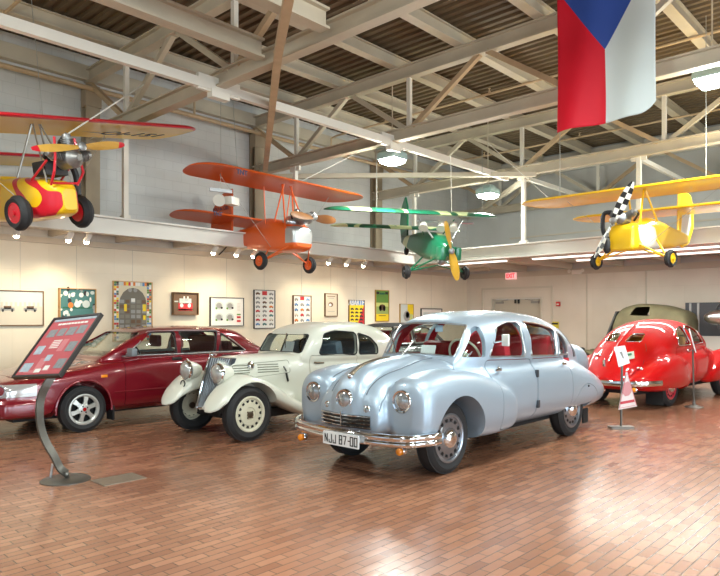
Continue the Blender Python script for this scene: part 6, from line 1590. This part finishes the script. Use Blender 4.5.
# ------------------------------------------------------------------ information stand, left
M_stand = mat('brushed_grey_stand', (108,106,100), .4, .7, noise=(10,.15))
base = cw(-2.815, 6.12, 0)
t = thing('information_stand', 'tilted information panel on a curved metal post in front of the burgundy car', 'information stand', tuple(base))
b = MB(); b.lathe([(.225,0),(.225,.008),(.2,.02),(.05,.03),(0,.03)], n=40); obj('base_plate', b, M_stand, t)
def loc(X, Y, Z): return cw(X, Y, Z)-base
pp = [(66,473,6.12),(60,468,6.12),(54,456,6.1),(46,442,6.08),(41,428,6.07),(39.5,412,6.07),(41,398,6.1),(46,386,6.12),(53,375,6.16)]
pts = arc_pts([loc((px-360)/640*Y, Y, CAMZ+(318-py)/640*Y) for px, py, Y in pp], 40)
b = MB()
for i in range(len(pts)-1): b.bar(pts[i], pts[i+1]+(pts[i+1]-pts[i])*.1, .075, .022, up=(1,.3,.4))
obj('post', b, M_stand, t)
b = MB(); b.tube([loc(-2.95,6.1,.03), loc(-2.93,6.1,.16)], .014, 8); obj('brace', b, M_alu, t)
b = MB(); b.ell(loc(-2.80,6.1,.06), (.03,.03,.03), 14, 8); obj('foot_knob', b, M_stand, t)
O = Vector((-3.28, 6.03, .985)); wv = Vector((.62,-.36,.05)); uvv = Vector((.30,.36,.56)); n_ = wv.cross(uvv).normalized(); wd = wv.normalized(); ud = n_.cross(wd)
PW, PH = wv.length, uvv.length
def pan(u, v, lift=0):
    p = O+wd*(u*PW)+ud*(v*PH)+n_*lift; return cw(*p)-base
def panel_box(b, u0, u1, v0, v1, l0, l1, mi=0):
    vs = [pan(u, v, l) for l in (l0, l1) for u, v in ((u0,v0),(u1,v0),(u1,v1),(u0,v1))]
    b.add(vs, [(0,3,2,1),(4,5,6,7),(0,1,5,4),(1,2,6,5),(2,3,7,6),(3,0,4,7)], mi)
b = MB(); e = .03
for a in ((0,1,0,e),(0,1,1-e,1),(0,e,e,1-e),(1-e,1,e,1-e)): panel_box(b, *a, -.03, .012)
panel_box(b, 0, 1, 0, 1, -.03, -.018); pf = obj('panel_frame', b, M_blackframe, t)
M_pinkp = mat('panel_print_red', (192,80,88), .35, coat=.3); M_pale_p = mat('panel_photo_grey', (132,136,138), .4, noise=(30,.4)); M_lt = mat('panel_photo_blue', (168,182,192), .4, noise=(26,.35)); M_pk = mat('panel_text_pink', (206,120,124), .4)
b = MB(); panel_box(b, e, 1-e, e, 1-e, -.018, 0)
for u, v, du, dv in ((.20,.72,.17,.13),(.40,.73,.15,.13),(.60,.735,.17,.14),(.80,.75,.16,.14),(.18,.44,.16,.14),(.82,.47,.17,.16),(.16,.16,.2,.14),(.50,.30,.12,.10),(.83,.2,.18,.15)): panel_box(b, u-du/2, u+du/2, v-dv/2, v+dv/2, 0, .0015, 1 if (u*10)%2 < 1 else 2)
for u, v, du, dv in ((.44,.52,.2,.13),(.62,.5,.12,.2),(.42,.2,.14,.2),(.60,.12,.15,.06),(.32,.09,.3,.04)): panel_box(b, u-du/2, u+du/2, v-dv/2, v+dv/2, 0, .001, 3)
for u, v, du, dv in ((.60,.14,.1,.07),(.45,.1,.12,.06)): panel_box(b, u-du/2, u+du/2, v-dv/2, v+dv/2, 0, .002, 4)
for k in range(5): panel_box(b, .36, .54, .46+.03*k, .472+.03*k, .001, .0016, 4)
obj('print', b, [M_pinkp, M_pale_p, M_lt, M_pk, wht], pf)
b = MB(); panel_box(b, .06, .94, .925, .965, 0, .003); obj('top_strip', b, M_lt, pf)
X_, Y_, Z_ = cw(*(O+wd))-cw(*O), cw(*(O+ud))-cw(*O), cw(*(O+n_))-cw(*O)
c0 = pan(.53, .875, .002); T = Matrix(((X_.x,Y_.x,Z_.x,c0.x),(X_.y,Y_.y,Z_.y,c0.y),(X_.z,Y_.z,Z_.z,c0.z),(0,0,0,1)))
b = MB(); b.merge(text_mb('THE ODDITIES OF AN AUTO', .034, True, .0005), T) if False else None
for k, (u0, u1) in enumerate(((.20,.27),(.285,.36),(.375,.40),(.415,.47),(.485,.53),(.545,.60),(.615,.66),(.675,.74),(.755,.82))): panel_box(b, u0, u1, .858, .888, 0, .002)
obj('heading', b, wht, pf)

# ------------------------------------------------------------------ small stands at the right
bs = cw((621-360)/640*9.0, 9.0, 0)
t = thing('sign_stand', 'small stand with white card and triangular red sign behind the silver car', 'sign stand', tuple(bs))
def at(px, py, Y=9.0): return cw((px-360)/640*Y, Y, CAMZ+(318-py)/640*Y)-bs
right = (at(640,400)-at(600,400)).normalized(); fwd = Vector((right.y, -right.x, 0))
b = MB(); b.prism(rpoly([(-.17,-.07),(.17,-.07),(.17,.07),(-.17,.07)], .03), 0, .03, 'xy'); M2 = Matrix(((right.x,-fwd.x,0,0),(right.y,-fwd.y,0,0),(0,0,1,0),(0,0,0,1))); bb = MB(); bb.merge(b, M2); obj('base', bb, M_stand, t)
b = MB(); b.tube([(0,0,.02), at(622,366)], .016, 10); obj('post', b, M_stand, t)
def slab(poly, d0, d1, mi=0, b=None):
    b = b or MB(); n = len(poly); vs = [p+fwd*d for d in (d0, d1) for p in poly]
    return b.add(vs, [tuple(range(n)), tuple(range(2*n-1, n-1, -1))]+[(i, n+i, n+(i+1)%n, (i+1)%n) for i in range(n)], mi)
tri = [at(617.5,409.5), at(636,406), at(626.5,372), at(625,372)]
o = obj('triangle_sign', slab(tri, .02, .035), mat('sign_pale_face', (226,216,214), .45), t)
M_sr = mat('sign_red_print', (196,60,70), .45)
for k in range(3):
    a, c = tri[k if k < 2 else 3], tri[(k+1) if k < 2 else 0]
    if k == 1: c = tri[2]
    b = MB(); b.bar(a-fwd*-.037+(sum(tri, Vector())/4-a)*.08, c+fwd*.037+(sum(tri, Vector())/4-c)*.08, .008, .004); obj('border', b, M_sr, o)
b = MB(); slab([at(621.5,388), at(623,383), at(627,381), at(630,384), at(630.5,391), at(628,395), at(624,396), at(621.5,393)], .036, .040, 0, b); obj('emblem', b, mat('sign_pink_print', (206,140,144), .5), o)
b = MB(); slab([at(619,401.5), at(633,399), at(633.5,401.5), at(619.5,404)], .036, .040, 0, b); obj('banner', b, M_sr, o)
b = MB(); slab([at(614,347), at(624.5,345.5), at(629.5,363), at(618.5,367)], .0, .015, 0, b); o = obj('card', b, mat('white_card', (238,240,242), .4), t)
b = MB(); slab([at(619,352), at(621.5,351.5), at(623.5,358), at(622.5,358.5)], .016, .019, 0, b); obj('card_drawing', b, gr1, o)
b2 = cw((694-360)/640*11.1, 11.1, 0)
t = thing('sign_stand', 'slim dark stand with a pale card beside the red car door', 'sign stand', tuple(b2))
b = MB(); b.lathe([(.15,0),(.15,.012),(.03,.05),(.02,.12)], n=28); obj('base', b, M_stand, t)
b = MB(); b.tube([(0,0,.05), (-.02,0,1.0)], .015, 10); obj('post', b, M_stand, t)
b = MB(); b.box((0,0,0), (.015,.26,.36)); bb = MB(); bb.merge(b, Matrix.Translation((-.02,-.02,1.16)) @ Matrix.Rotation(YAW-.45, 4, 'Z') @ Matrix.Rotation(-.25, 4, 'Y') @ Matrix.Rotation(.3, 4, 'X')); obj('card', bb, mat('white_card'), t)
